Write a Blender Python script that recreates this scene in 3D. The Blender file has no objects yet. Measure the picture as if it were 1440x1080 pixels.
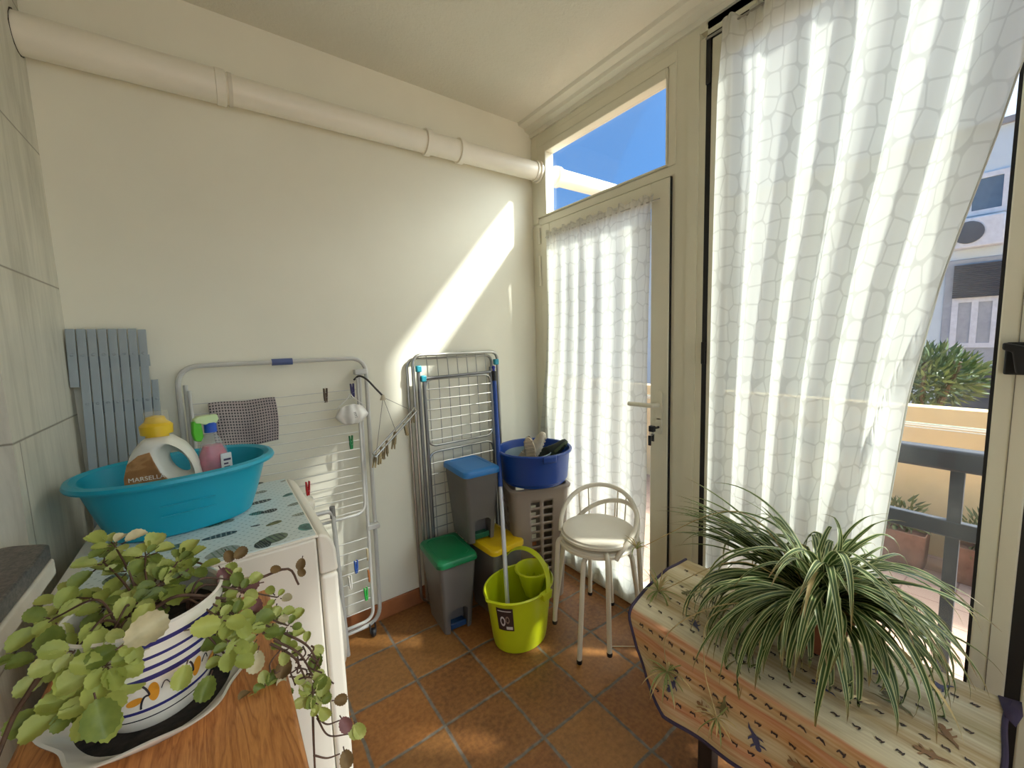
import bpy, bmesh, math, random
from mathutils import Vector, Matrix
C = bpy.context.scene.collection
PI = math.pi
rnd = random.Random(7)

# ------------------------------------------------------------------ camera calibration (metres, pixels of a 1440x1080 frame)
F_PX = 569.4
CAM = Vector((-1.6063, -1.9336, 1.356))
CR = Vector((0.80528762, -0.5920565, -0.03132005))
CU = Vector((0.08716553, 0.06597509, 0.99400677))
CF = Vector((0.58644183, 0.80319138, -0.10473584))

def at(px, py, ax, val):
    """the point of the plane <axis> = val that lies in direction (px, py)"""
    d = CF + CR * ((px - 720) / F_PX) + CU * ((540 - py) / F_PX)
    k = 'xyz'.index(ax)
    return CAM + d * ((val - CAM[k]) / d[k])

# ------------------------------------------------------------------ mesh helper
class MB:
    def __init__(s):
        s.v = []; s.f = []; s.m = []; s.uv = []
    def add(s, vs, fs, mat=0, uvs=None):
        o = len(s.v)
        s.v += [Vector(v) for v in vs]
        for i, f in enumerate(fs):
            s.f.append([o + k for k in f])
            s.m.append(mat[i] if isinstance(mat, (list, tuple)) else mat)
            s.uv.append([uvs[k] for k in f] if uvs else None)
    def box(s, x0, x1, y0, y1, z0, z1, mat=0, T=None):
        vs = [Vector((x, y, z)) for z in (z0, z1) for x, y in ((x0, y0), (x1, y0), (x1, y1), (x0, y1))]
        if T: vs = [T @ v for v in vs]
        s.add(vs, [(3, 2, 1, 0), (4, 5, 6, 7), (0, 1, 5, 4), (1, 2, 6, 5), (2, 3, 7, 6), (3, 0, 4, 7)], mat)
    def loft(s, rings, mat=0, cap0=True, cap1=True, closed=True, uvs=None):
        n = len(rings[0]); vs = [p for r in rings for p in r]; fs = []; ms = []
        for i in range(len(rings) - 1):
            for j in range(n if closed else n - 1):
                k = (j + 1) % n
                fs.append((i * n + j, i * n + k, (i + 1) * n + k, (i + 1) * n + j))
                ms.append(mat[i] if isinstance(mat, (list, tuple)) else mat)
        if cap0: fs.append(tuple(range(n - 1, -1, -1))); ms.append(ms[0])
        if cap1: fs.append(tuple((len(rings) - 1) * n + j for j in range(n))); ms.append(ms[-1 - (1 if cap0 else 0)])
        s.add(vs, fs, ms, uvs)
    def tube(s, pts, r, n=10, closed=False, mat=0, caps=True):
        pts = [Vector(p) for p in pts]; N = len(pts)
        rs = r if isinstance(r, (list, tuple)) else [r] * N
        tan = []
        for i in range(N):
            a = pts[(i - 1) % N] if (closed or i) else pts[i]
            b = pts[(i + 1) % N] if (closed or i < N - 1) else pts[i]
            t = (b - a)
            tan.append(t.normalized() if t.length > 1e-9 else Vector((0, 0, 1)))
        ref = Vector((0, 0, 1)) if abs(tan[0].z) < 0.9 else Vector((1, 0, 0))
        u = tan[0].cross(ref).normalized(); rings = []
        for i in range(N):
            u = (u - tan[i] * u.dot(tan[i]))
            u = u.normalized() if u.length > 1e-9 else tan[i].orthogonal().normalized()
            w = tan[i].cross(u)
            rings.append([pts[i] + (u * math.cos(a) + w * math.sin(a)) * rs[i] for a in [2 * PI * k / n for k in range(n)]])
        if closed: rings.append(rings[0])
        s.loft(rings, mat, caps and not closed, caps and not closed)
    def lathe(s, prof, c=(0, 0, 0), n=32, mat=0, sx=1, sy=1, T=None, cap0=False, cap1=False, twist=None):
        rings = []
        for r, z in prof:
            ring = [Vector((c[0] + r * sx * math.cos(a), c[1] + r * sy * math.sin(a), c[2] + z)) for a in [2 * PI * k / n for k in range(n)]]
            rings.append([T @ p for p in ring] if T else ring)
        s.loft(rings, mat, cap0, cap1)
    def grid(s, nu, nv, fn, mat=0, uvfn=None):
        vs = []; uv = []
        for j in range(nv + 1):
            for i in range(nu + 1):
                vs.append(fn(i / nu, j / nv))
                if uvfn: uv.append(uvfn(i / nu, j / nv))
        fs = [(j * (nu + 1) + i, j * (nu + 1) + i + 1, (j + 1) * (nu + 1) + i + 1, (j + 1) * (nu + 1) + i) for j in range(nv) for i in range(nu)]
        s.add(vs, fs, mat, uv if uvfn else None)
    def prism(s, poly, a, b, ax=2, mat=0, T=None):
        """polygon in the two other axes, extruded along ax from a to b"""
        def put(p, w):
            q = list(p); q.insert(ax, w); v = Vector(q); return T @ v if T else v
        s.loft([[put(p, a) for p in poly], [put(p, b) for p in poly]], mat)
    def build(s, name, mats, parent=None, off=None, smooth=True, ang=0.6, bevel=0, seg=2, sub=0, solid=0, recalc=True):
        me = bpy.data.meshes.new(name)
        o_ = Vector(off) if off is not None else Vector((0, 0, 0))
        me.from_pydata([tuple(v - o_) for v in s.v], [], s.f)
        if not isinstance(mats, (list, tuple)): mats = [mats]
        for m in mats: me.materials.append(m)
        for p, mi in zip(me.polygons, s.m): p.material_index = mi
        if any(u for u in s.uv):
            L = me.uv_layers.new(name='UVMap')
            for p, u in zip(me.polygons, s.uv):
                if u:
                    for li, q in zip(p.loop_indices, u): L.data[li].uv = q
        if recalc:
            bm = bmesh.new(); bm.from_mesh(me)
            bmesh.ops.recalc_face_normals(bm, faces=bm.faces); bm.to_mesh(me); bm.free()
        if smooth:
            me.shade_smooth(); me.set_sharp_from_angle(angle=ang)
        o = bpy.data.objects.new(name, me); C.objects.link(o)
        if parent: o.parent = parent
        if solid:
            md = o.modifiers.new('s', 'SOLIDIFY'); md.thickness = solid; md.offset = 0
        if bevel:
            md = o.modifiers.new('b', 'BEVEL'); md.width = bevel; md.segments = seg; md.limit_method = 'ANGLE'; md.angle_limit = 0.6
            md.harden_normals = False
        if sub:
            md = o.modifiers.new('u', 'SUBSURF'); md.levels = sub; md.render_levels = sub
        return o

def fillet(pts, r, seg=6, closed=False):
    """polyline with rounded corners"""
    pts = [Vector(p) for p in pts]; N = len(pts); out = []
    for i in range(N):
        if not closed and i in (0, N - 1): out.append(pts[i]); continue
        p, a, b = pts[i], pts[i - 1], pts[(i + 1) % N]
        da, db = (a - p), (b - p)
        rr = min(r, da.length * .49, db.length * .49)
        A = p + da.normalized() * rr; B = p + db.normalized() * rr
        for k in range(seg + 1):
            t = k / seg
            out.append(A * (1 - t) ** 2 + p * 2 * t * (1 - t) + B * t * t)
    return out

def bez(pts, n=16):
    """smooth curve through points (Catmull-Rom)"""
    P = [Vector(p) for p in pts]; P = [P[0] * 2 - P[1]] + P + [P[-1] * 2 - P[-2]]; out = []
    segs = len(P) - 3; per = max(2, n // segs)
    for i in range(segs):
        a, b, c, d = P[i:i + 4]
        for k in range(per):
            t = k / per
            out.append(0.5 * ((2 * b) + (c - a) * t + (2 * a - 5 * b + 4 * c - d) * t * t + (3 * b - a - 3 * c + d) * t ** 3))
    out.append(P[-2]); return out

def rrect(w, d, r, seg=5, cx=0, cy=0):
    out = []
    for (sx, sy, a0) in ((1, 1, 0), (-1, 1, PI / 2), (-1, -1, PI), (1, -1, 1.5 * PI)):
        for k in range(seg + 1):
            a = a0 + PI / 2 * k / seg
            out.append((cx + sx * (w / 2 - r) + r * math.cos(a), cy + sy * (d / 2 - r) + r * math.sin(a)))
    return out

def ring(poly, z, T=None):
    q = [Vector((p[0], p[1], z)) for p in poly]
    return [T @ v for v in q] if T else q

def thing(name, label, cat, loc=(0, 0, 0), rz=0, group=None):
    o = bpy.data.objects.new(name, None); C.objects.link(o)
    o.empty_display_size = .05
    o.location = loc; o.rotation_euler = (0, 0, rz); o['label'] = label; o['category'] = cat
    if group: o['group'] = group
    return o
def tag(o, label, cat, group=None, kind=None):
    o['label'] = label; o['category'] = cat
    if group: o['group'] = group
    if kind: o['kind'] = kind
    return o
def struct(o, label=None):
    o['kind'] = 'structure'
    if label: o['label'] = label
    return o
def struct_root(name, label=None):
    o = bpy.data.objects.new(name, None); C.objects.link(o); return struct(o, label)
def copy_tree(o, parent=None):
    c = o.copy(); C.objects.link(c)
    if parent: c.parent = parent
    for ch in list(o.children): copy_tree(ch, c)
    return c

# ------------------------------------------------------------------ materials
def lin(c):
    out = []
    for v in c[:3]:
        v /= 255.0
        out.append(v / 12.92 if v <= .04045 else ((v + .055) / 1.055) ** 2.4)
    return tuple(out) + (1.0,)

class NT:
    def __init__(s, name):
        s.m = bpy.data.materials.new(name); s.m.use_nodes = True
        s.t = s.m.node_tree; s.b = s.t.nodes['Principled BSDF']; s.out = s.t.nodes['Material Output']
    def n(s, typ, **kw):
        x = s.t.nodes.new(typ)
        for k, v in kw.items(): setattr(x, k, v)
        return x
    def link(s, a, b): s.t.links.new(a, b)
    def put(s, inp, v):
        if hasattr(v, 'is_linked') or isinstance(v, bpy.types.NodeSocket): s.link(v, inp)
        else: inp.default_value = v
    def math(s, op, a, b=0.0, c=None):
        x = s.n('ShaderNodeMath', operation=op); s.put(x.inputs[0], a); s.put(x.inputs[1], b)
        if c is not None: s.put(x.inputs[2], c)
        return x.outputs[0]
    def mix(s, f, a, b, mode='MIX'):
        x = s.n('ShaderNodeMix', data_type='RGBA', blend_type=mode)
        s.put(x.inputs[0], f); s.put(x.inputs[6], a); s.put(x.inputs[7], b)
        return x.outputs[2]
    def noise(s, scale, vec=None, detail=3, rough=.55, dist=0):
        x = s.n('ShaderNodeTexNoise'); x.inputs['Scale'].default_value = scale; x.inputs['Detail'].default_value = detail
        x.inputs['Roughness'].default_value = rough; x.inputs['Distortion'].default_value = dist
        if vec is not None: s.link(vec, x.inputs['Vector'])
        return x
    def ramp(s, f, stops, interp='LINEAR'):
        x = s.n('ShaderNodeValToRGB'); x.color_ramp.interpolation = interp
        e = x.color_ramp.elements
        while len(e) < len(stops): e.new(.5)
        for k, (p, c) in zip(e, stops): k.position = p; k.color = c
        s.put(x.inputs[0], f); return x.outputs[0]
    def pos(s): return s.n('ShaderNodeNewGeometry').outputs['Position']
    def uv(s): return s.n('ShaderNodeTexCoord').outputs['UV']
    def obj(s): return s.n('ShaderNodeTexCoord').outputs['Object']
    def sep(s, v):
        x = s.n('ShaderNodeSeparateXYZ'); s.link(v, x.inputs[0]); return x.outputs
    def comb(s, a, b, c=0.0):
        x = s.n('ShaderNodeCombineXYZ')
        for i, v in enumerate((a, b, c)): s.put(x.inputs[i], v)
        return x.outputs[0]
    def bump(s, h, strength=.3, dist=.01):
        x = s.n('ShaderNodeBump'); x.inputs['Strength'].default_value = strength; x.inputs['Distance'].default_value = dist
        s.link(h, x.inputs['Height']); s.link(x.outputs[0], s.b.inputs['Normal']); return x
    def set(s, **kw):
        for k, v in kw.items(): s.put(s.b.inputs[k.replace('_', ' ')], v)
        return s

def mat(name, c, rough=.5, metal=0.0, var=.06, scale=12, bump=0, bscale=200, spec=.5, trans=0, coat=0):
    t = NT(name); c = lin(c)
    if var:
        n = t.noise(scale, t.obj())
        dark = tuple(v * (1 - var * 1.6) for v in c[:3]) + (1,); lite = tuple(min(1, v * (1 + var)) for v in c[:3]) + (1,)
        t.set(Base_Color=t.ramp(n.outputs[0], [(.3, dark), (.7, lite)]))
    else: t.set(Base_Color=c)
    t.set(Roughness=rough, Metallic=metal)
    t.b.inputs['Specular IOR Level'].default_value = spec
    if trans: t.b.inputs['Transmission Weight'].default_value = trans
    if coat: t.b.inputs['Coat Weight'].default_value = coat
    if bump: t.bump(t.noise(bscale, t.obj()).outputs[0], bump, .002)
    return t.m

def glass_mat(name, tint=(.93, .95, .95), refl=.06, fk=.4):
    t = NT(name); tr = t.n('ShaderNodeBsdfTransparent'); tr.inputs[0].default_value = tint + (1,)
    g = t.n('ShaderNodeBsdfGlossy'); g.inputs['Roughness'].default_value = .02
    fr = t.n('ShaderNodeFresnel'); fr.inputs[0].default_value = 1.45
    mx = t.n('ShaderNodeMixShader')
    t.link(t.math('MULTIPLY', fr.outputs[0], fk), mx.inputs[0]); t.link(tr.outputs[0], mx.inputs[1]); t.link(g.outputs[0], mx.inputs[2])
    # a film of dust on the pane
    df = t.n('ShaderNodeBsdfDiffuse'); df.inputs[0].default_value = (.8, .8, .78, 1)
    m2 = t.n('ShaderNodeMixShader')
    nz = t.noise(7, t.obj(), 5)
    t.link(t.ramp(nz.outputs[0], [(.35, (0, 0, 0, 1)), (.8, (refl, refl, refl, 1))]), m2.inputs[0])
    t.link(mx.outputs[0], m2.inputs[1]); t.link(df.outputs[0], m2.inputs[2]); t.link(m2.outputs[0], t.out.inputs[0])
    return t.m

def clear_plastic(name, c, opacity=.35):
    t = NT(name); t.set(Base_Color=lin(c), Roughness=.15)
    tr = t.n('ShaderNodeBsdfTransparent'); tr.inputs[0].default_value = (.97, .97, .97, 1)
    mx = t.n('ShaderNodeMixShader'); mx.inputs[0].default_value = opacity
    t.link(tr.outputs[0], mx.inputs[1]); t.link(t.b.outputs[0], mx.inputs[2]); t.link(mx.outputs[0], t.out.inputs[0])
    return t.m

def plaster(name, c, bscale=35, bstr=.25, dist=.006):
    t = NT(name); p = t.pos(); c = lin(c)
    n = t.noise(2.2, p, 4)
    t.set(Base_Color=t.ramp(n.outputs[0], [(.3, tuple(v * .94 for v in c[:3]) + (1,)), (.7, c)]), Roughness=.85)
    t.b.inputs['Specular IOR Level'].default_value = .25
    a = t.noise(bscale, p, 6, .65)
    t.bump(a.outputs[0], bstr, dist); return t.m

M = {}
M['wall'] = plaster('cream_plaster', (236, 233, 216), 14, .10, .006)
M['ceiling'] = plaster('rough_ceiling_plaster', (224, 222, 208), 55, .55, .008)

def floor_mat():
    t = NT('terracotta_tile'); X = t.sep(t.pos())
    a = t.math('DIVIDE', t.math('ADD', X[0], 10.0585), .25); b = t.math('DIVIDE', t.math('ADD', X[1], 10.2136), .25)
    wob = t.noise(9, t.pos(), 2); wv = t.math('MULTIPLY', t.math('SUBTRACT', wob.outputs[0], .5), .05)
    a = t.math('ADD', a, wv); b = t.math('ADD', b, wv)
    fa = t.math('FRACT', a); fb = t.math('FRACT', b)
    da = t.math('MINIMUM', fa, t.math('SUBTRACT', 1.0, fa)); db = t.math('MINIMUM', fb, t.math('SUBTRACT', 1.0, fb))
    d = t.math('MINIMUM', da, db)
    cell = t.comb(t.math('FLOOR', a), t.math('FLOOR', b))
    wn = t.n('ShaderNodeTexWhiteNoise', noise_dimensions='2D'); t.link(cell, wn.inputs['Vector'])
    base = t.ramp(wn.outputs['Value'], [(0, lin((92, 60, 38))), (.2, lin((132, 86, 46))), (.4, lin((152, 102, 54))), (.6, lin((104, 72, 44))), (.8, lin((152, 114, 70))), (1, lin((162, 110, 58)))])
    n1 = t.noise(7, t.pos(), 5, .6); n2 = t.noise(60, t.pos(), 3)
    base = t.mix(.34, base, t.ramp(n1.outputs[0], [(.3, lin((110, 70, 40))), (.5, lin((150, 96, 53))), (.72, lin((180, 126, 75)))]))
    base = t.mix(.18, base, t.ramp(n2.outputs[0], [(.35, lin((90, 47, 24))), (.65, lin((215, 150, 88)))]))
    base = t.mix(1.0, base, (.98, .955, .80, 1), 'MULTIPLY')
    g = t.ramp(d, [(.016, (1, 1, 1, 1)), (.026, (0, 0, 0, 1))])
    gn = t.noise(30, t.pos(), 4)
    grout = t.ramp(gn.outputs[0], [(.3, lin((92, 84, 74))), (.7, lin((134, 126, 114)))])
    t.set(Base_Color=t.mix(g, base, grout), Roughness=t.math('ADD', t.math('MULTIPLY', g, .25), t.math('ADD', .36, t.math('MULTIPLY', n1.outputs[0], .2))))
    h = t.math('ADD', t.ramp(d, [(.008, (0, 0, 0, 1)), (.045, (1, 1, 1, 1))]), t.math('MULTIPLY', n1.outputs[0], .35))
    t.bump(h, .45, .004); return t.m
M['floor'] = floor_mat()

def lefttile():
    t = NT('veined_wall_tile'); X = t.sep(t.pos())
    r = t.math('DIVIDE', t.math('ADD', X[2], 4 * .41 - 1.16), .41); row = t.math('FLOOR', r); fr = t.math('FRACT', r)
    sh = t.math('MULTIPLY', t.math('MODULO', row, 2.0), .5)
    q = t.math('ADD', t.math('DIVIDE', t.math('ADD', X[1], 12.5), 1.2), t.math('ADD', sh, .5)); fq = t.math('FRACT', q)
    dz = t.math('MULTIPLY', t.math('MINIMUM', fr, t.math('SUBTRACT', 1.0, fr)), .41)
    dy = t.math('MULTIPLY', t.math('MINIMUM', fq, t.math('SUBTRACT', 1.0, fq)), 1.2)
    d = t.math('MINIMUM', dz, dy)
    mp = t.comb(t.math('MULTIPLY', X[0], 8.0), t.math('MULTIPLY', X[1], 14.0), t.math('MULTIPLY', X[2], 1.6))
    n = t.noise(1.6, mp, 5, .65, .6); n2 = t.noise(5, t.pos(), 4)
    base = t.ramp(n.outputs[0], [(.28, lin((176, 173, 158))), (.5, lin((208, 205, 190))), (.72, lin((226, 222, 206)))])
    base = t.mix(.25, base, t.ramp(n2.outputs[0], [(.3, lin((172, 168, 152))), (.7, lin((224, 220, 204)))]))
    g = t.ramp(d, [(.0014, (1, 1, 1, 1)), (.0026, (0, 0, 0, 1))])
    t.set(Base_Color=t.mix(g, base, lin((128, 120, 104))), Roughness=.4)
    t.bump(t.ramp(d, [(.0, (0, 0, 0, 1)), (.004, (1, 1, 1, 1))]), .5, .002); return t.m
M['lefttile'] = lefttile()
M['pvc'] = mat('white_pvc', (224, 221, 202), .38, var=.03, scale=3)
M['pvc_trim'] = mat('white_trim', (224, 222, 208), .45, var=.03, scale=3)
M['gasket'] = mat('black_gasket', (17, 17, 20), .55)
M['glass'] = glass_mat('window_glass', refl=.07)
M['clean_glass'] = glass_mat('clean_glass', refl=.004, fk=.15)
M['skirt'] = mat('terracotta_skirting', (158, 98, 58), .5, var=.18, scale=9)
M['steel'] = mat('brushed_steel', (176, 174, 168), .3, 1.0, var=.08)
M['darksteel'] = mat('dark_metal', (38, 38, 42), .45, .3)

def granite():
    t = NT('speckled_granite'); v = t.n('ShaderNodeTexVoronoi'); v.inputs['Scale'].default_value = 230
    t.link(t.pos(), v.inputs['Vector'])
    n = t.noise(90, t.pos(), 3)
    c = t.ramp(v.outputs['Color'], [(0, lin((52, 46, 42))), (.45, lin((92, 82, 76))), (.75, lin((120, 108, 98))), (1, lin((66, 58, 54)))])
    t.set(Base_Color=t.mix(.35, c, t.ramp(n.outputs[0], [(.35, lin((48, 42, 38))), (.65, lin((118, 106, 98)))])), Roughness=.35); return t.m
M['granite'] = granite()

def curtain_mat(name, scale, lines=.74):
    t = NT(name)
    v = t.n('ShaderNodeTexVoronoi', feature='DISTANCE_TO_EDGE'); v.inputs['Scale'].default_value = scale; v.inputs['Randomness'].default_value = .42
    t.link(t.uv(), v.inputs['Vector'])
    f1 = t.n('ShaderNodeTexVoronoi', feature='F1'); f1.inputs['Scale'].default_value = scale; f1.inputs['Randomness'].default_value = .42; t.link(t.uv(), f1.inputs['Vector'])
    m = t.math('MULTIPLY', t.ramp(v.outputs['Distance'], [(.030, (0, 0, 0, 1)), (.055, (1, 1, 1, 1))]), t.ramp(f1.outputs['Distance'], [(.60, (1, 1, 1, 1)), (.66, (0, 0, 0, 1))]))
    col = t.mix(m, (.67,.675,.62,1), (.78, .785, .73, 1))
    d = t.n('ShaderNodeBsdfDiffuse'); t.link(col, d.inputs[0])
    tr = t.n('ShaderNodeBsdfTranslucent'); t.link(t.mix(m, (.52, .525, .475, 1), (.62, .63, .575, 1)), tr.inputs[0])
    mx = t.n('ShaderNodeMixShader'); mx.inputs[0].default_value = .56
    t.link(d.outputs[0], mx.inputs[1]); t.link(tr.outputs[0], mx.inputs[2])
    tp = t.n('ShaderNodeBsdfTransparent'); m2 = t.n('ShaderNodeMixShader'); m2.inputs[0].default_value = .07
    t.link(mx.outputs[0], m2.inputs[1]); t.link(tp.outputs[0], m2.inputs[2]); t.link(m2.outputs[0], t.out.inputs[0])
    return t.m
M['curtain'] = curtain_mat('pebble_print_curtain', 15)
M['curtain_d'] = curtain_mat('pebble_print_door_curtain', 15)
# ------------------------------------------------------------------ the setting
ZC = 2.593
def slab(name, boxes, m, label=None, bevel=0):
    b = MB()
    for q in boxes: b.box(*q)
    return struct(b.build(name, m, bevel=bevel), label)
XL = -1.99
YB = -3.5
slab('floor', [(-2.3, .06, YB - .1, .12, -.12, 0)], M['floor'])
slab('ceiling', [(-2.4, .12, YB - .1, .12, ZC, ZC + .12)], M['ceiling'])
slab('wall_back', [(-2.3, .06, 0, .12, 0, ZC)], M['wall'])
slab('wall_left', [(-2.28, XL, -.54, 0, 0, ZC), (-2.28, XL, YB, -.54, 0, .915), (-2.28, XL, YB, -.54, 2.2, ZC), (-2.28, XL, YB, -2.3, .915, 2.2)], M['lefttile'])
slab('wall_front', [(-2.3, .06, YB - .1, YB, 0, .12), (-2.3, .06, YB - .1, YB, 2.5, ZC), (-2.3, -1.96, YB - .1, YB, .12, 2.5), (-.06, .06, YB - .1, YB, .12, 2.5)], M['wall'])
w = struct_root('fill_window_5')  # unseen window added in the end wall to let in fill light
b = MB()
for x in (-1.96, -1.04, -.12): b.box(x, x + .06, YB - .07, YB - .02, .12, 2.5)
[b.box(x, x + .86, YB - .07, YB - .02, z, z + .06) for x in (-1.90, -.98) for z in (.12, 2.44)]
b.build('sash', M['pvc'], w)
b = MB(); b.box(-1.92, -.09, YB - .05, YB - .045, .15, 2.47); b.build('pane', M['glass'], w)
slab('baseboard_back', [(XL, -.0, -.012, 0, 0, .085)], M['skirt'], bevel=.003)
# house window in the left wall with its stone sill
o = struct_root('window_4')
b = MB(); b.box(-2.27, -2.21, -2.3, -.54, .95, 2.2); b.build('shutter', mat('brown_roller_shutter', (120, 104, 84), .6), o)
b = MB()
b.prism([(-2.26, -.585), (-1.992, -.612), (-1.945, -.640), (-1.93, -.655), (-1.93, -2.3), (-2.26, -2.3)], .915, .95)
b.build('sill', M['granite'], o, bevel=.004)
b = MB()
b.prism([(-1.99, -.635), (-1.943, -.635), (-1.926, -.655), (-1.926, -2.3), (-1.99, -2.3)], .88, .915)
b.build('sill_edge', mat('rough_white_mortar', (214, 208, 194), .85, bump=.3, bscale=60), o, bevel=.004)

# right-hand glazing
FR0, FR1 = -.004, .055
slab('wall_right', [(.0, .07, -.985, -.926, 0, 2.50), (-.009, .07, -1.030, -.985, 0, 2.50), (-.003, .07, -1.057, -1.030, 0, 2.475), (.0025, .07, -.926, -.912, 0, 2.52), (0.0, .07, YB, -1.057, 2.475, 2.53), (0.0, .07, YB, -3.42, 0, 2.5),
                    (0, .1, YB, .0, 2.5, ZC)], M['pvc'])
b = MB()
b.prism([(0, 2.528), (-.012, 2.528), (-.016, 2.548), (-.045, 2.556), (-.052, 2.572), (-.09, 2.578), (-.097, ZC), (0, ZC)], YB, 0, ax=1)
struct(b.build('trim_1', M['pvc_trim']))

# transom window above the door
w = struct_root('window_2')
b = MB()
b.box(FR0, FR1, -.052, 0, 2.04, 2.5); b.box(FR0, FR1, -.93, -.052, 2.455, 2.5)
b.box(FR0 + .004, FR1, -.93, -.052, 2.024, 2.064); b.box(FR0, FR1, -.93, -.895, 2.064, 2.455)
b.build('frame', M['pvc'], w, bevel=.003)
b = MB()
b.box(FR0 - .006, .05, -.130, -.055, 2.067, 2.452); b.box(FR0 - .006, .05, -.894, -.887, 2.067, 2.452)
b.box(FR0 - .006, .05, -.887, -.130, 2.411, 2.452); b.box(FR0 - .006, .05, -.887, -.130, 2.067, 2.074)
b.build('sash', M['pvc'], w, bevel=.003)
b = MB(); b.box(.028, .033, -.890, -.128, 2.072, 2.413); b.build('pane', M['clean_glass'], w)

# glazed door
d = struct_root('door_1')
b = MB(); b.box(FR0, .06, -.074, 0, 0, 2.03); b.box(.0, .06, -.93, 0, 0, .012); b.build('door_frame', M['pvc'], d, bevel=.003)
lf = MB()
lf.box(-.014, .045, -.158, -.079, .018, 2.018); lf.box(-.014, .045, -.911, -.822, .018, 2.018)
lf.box(-.014, .045, -.822, -.158, 1.952, 2.018); lf.box(-.014, .045, -.822, -.158, .018, .125)
leaf = lf.build('door_leaf', M['pvc'], d, bevel=.004)
b = MB(); b.box(.012, .018, -.825, -.155, .12, 1.955); b.build('pane', M['glass'], d)
b = MB(); b.box(-.009, .04, -.9145, -.911, .015, 2.02); b.build('seal', M['gasket'], d)
b = MB()
for z in (1.96, 1.80, 1.72, .42, .30): b.tube([(-.02, -.077, z - .045), (-.02, -.077, z + .045)], .008, 10)
b.build('hinge', M['pvc'], d, bevel=.001)
b = MB(); b.prism(rrect(.034, .135, .015), -.021, -.0145, ax=0, T=Matrix.Translation((0, -.872, 1.05)) ); b.build('handle_plate', M['pvc'], d, bevel=.002)
b = MB(); b.tube(fillet([(-.018, -.868, 1.052), (-.062, -.868, 1.052), (-.066, -.742, 1.050)], .014, 5), [.011] * 5 + [.010] * 4, 10); b.build('handle', M['pvc'], d)
b = MB(); b.prism(rrect(.034, .075, .012), -.021, -.0145, ax=0, T=Matrix.Translation((0, -.872, .955))); b.build('lock_plate', M['pvc'], d, bevel=.002)
k = thing('key_bunch', 'small bunch of dark keys hanging from the lock of the glazed door', 'keys', (-.03, -.872, .95))
b = MB(); b.box(-.03, .012, -.004, .004, -.004, .006); b.box(-.05, -.03, -.012, .012, -.012, .014); b.build('key', M['darksteel'], k, bevel=.002)
b = MB(); b.tube([(-.045, .010 * math.cos(a), -.016 + .012 * math.sin(a)) for a in [2 * PI * i / 16 for i in range(16)]], .0016, 6, True); b.build('key_ring', M['steel'], k)
b = MB(); b.box(-.05, -.044, .0, .014, -.075, -.03); b.box(-.043, -.039, -.012, .002, -.055, -.02); b.build('key', M['darksteel'], k, bevel=.002)

# tall glazed sash beside the door, black seals on both sides
w = struct_root('window_1')
b = MB(); b.box(-.008, .05, -1.128, -1.078, .02, 2.455); b.box(-.008, .05, -1.898, -1.832, .02, 2.455)
b.box(-.008, .05, -1.832, -1.128, 2.395, 2.455); b.box(-.008, .05, -1.832, -1.128, .02, .14)
b.build('sash', M['pvc'], w, bevel=.004)
b = MB(); b.box(-.010, -.004, -1.866, -1.8645, .02, 2.45); b.build('sash_groove', mat('grey_groove', (120, 114, 100), .6), w)
b = MB(); b.box(.018, .024, -1.836, -1.124, .135, 2.4); b.build('pane', M['glass'], w)
b = MB(); b.box(-.006, .03, -1.836, -1.826, .135, 2.4); b.box(-.006, .03, -1.134, -1.126, .135, 2.4); b.build('glazing_seal', M['gasket'], w)
b = MB(); b.box(-.004, .05, -1.078, -1.057, 0, 2.475); b.box(-.004, .05, -1.924, -1.898, 0, 2.475); b.box(-.004, .05, -1.924, -1.057, 2.455, 2.478)
b.build('frame_seal', M['gasket'], w)
b = MB(); b.box(-.014, -.003, -1.077, -1.058, 2.30, 2.47); b.box(-.014, -.003, -1.077, -1.058, 1.24, 1.33); b.build('hinge', M['gasket'], w, bevel=.003)
# the next sash along, only its stile in the frame
w = struct_root('window_3')
b = MB(); b.box(-.008, .05, -2.01, -1.924, .02, 2.455); b.box(-.008, .05, -2.75, -2.66, .02, 2.455)
b.box(-.008, .05, -2.66, -2.01, 2.395, 2.455); b.box(-.008, .05, -2.66, -2.01, .02, .9)
b.build('sash', M['pvc'], w, bevel=.004)
b = MB(); b.box(.018, .024, -2.664, -2.006, .895, 2.4); b.build('pane', M['glass'], w)
b = MB(); b.box(.0, .03, -2.664, -2.006, .04, .9); b.build('panel', M['pvc'], w)
b = MB()
b.box(-.022, -.008, -1.905, -1.845, 1.235, 1.315)
b.build('latch_plate', M['gasket'], w, bevel=.004)
b = MB(); b.prism([(-1.842, 1.315), (-1.900, 1.300), (-1.905, 1.235), (-1.866, 1.240), (-1.858, 1.292), (-1.842, 1.298)], -.055, -.022, ax=0)
b.build('latch', M['gasket'], w, bevel=.004)

w = struct_root('fill_window_6')  # unseen sash added so more sunlit curtain fills the room
b = MB(); b.box(-.008, .05, -2.83, -2.76, .02, 2.455); b.box(-.008, .05, -3.42, -3.35, .02, 2.455); b.box(-.008, .05, -3.35, -2.83, 2.395, 2.455); b.box(-.008, .05, -3.35, -2.83, .02, .9); b.build('sash', M['pvc'], w)
b = MB(); b.box(.018, .024, -3.354, -2.826, .895, 2.4); b.build('pane', M['glass'], w)

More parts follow.
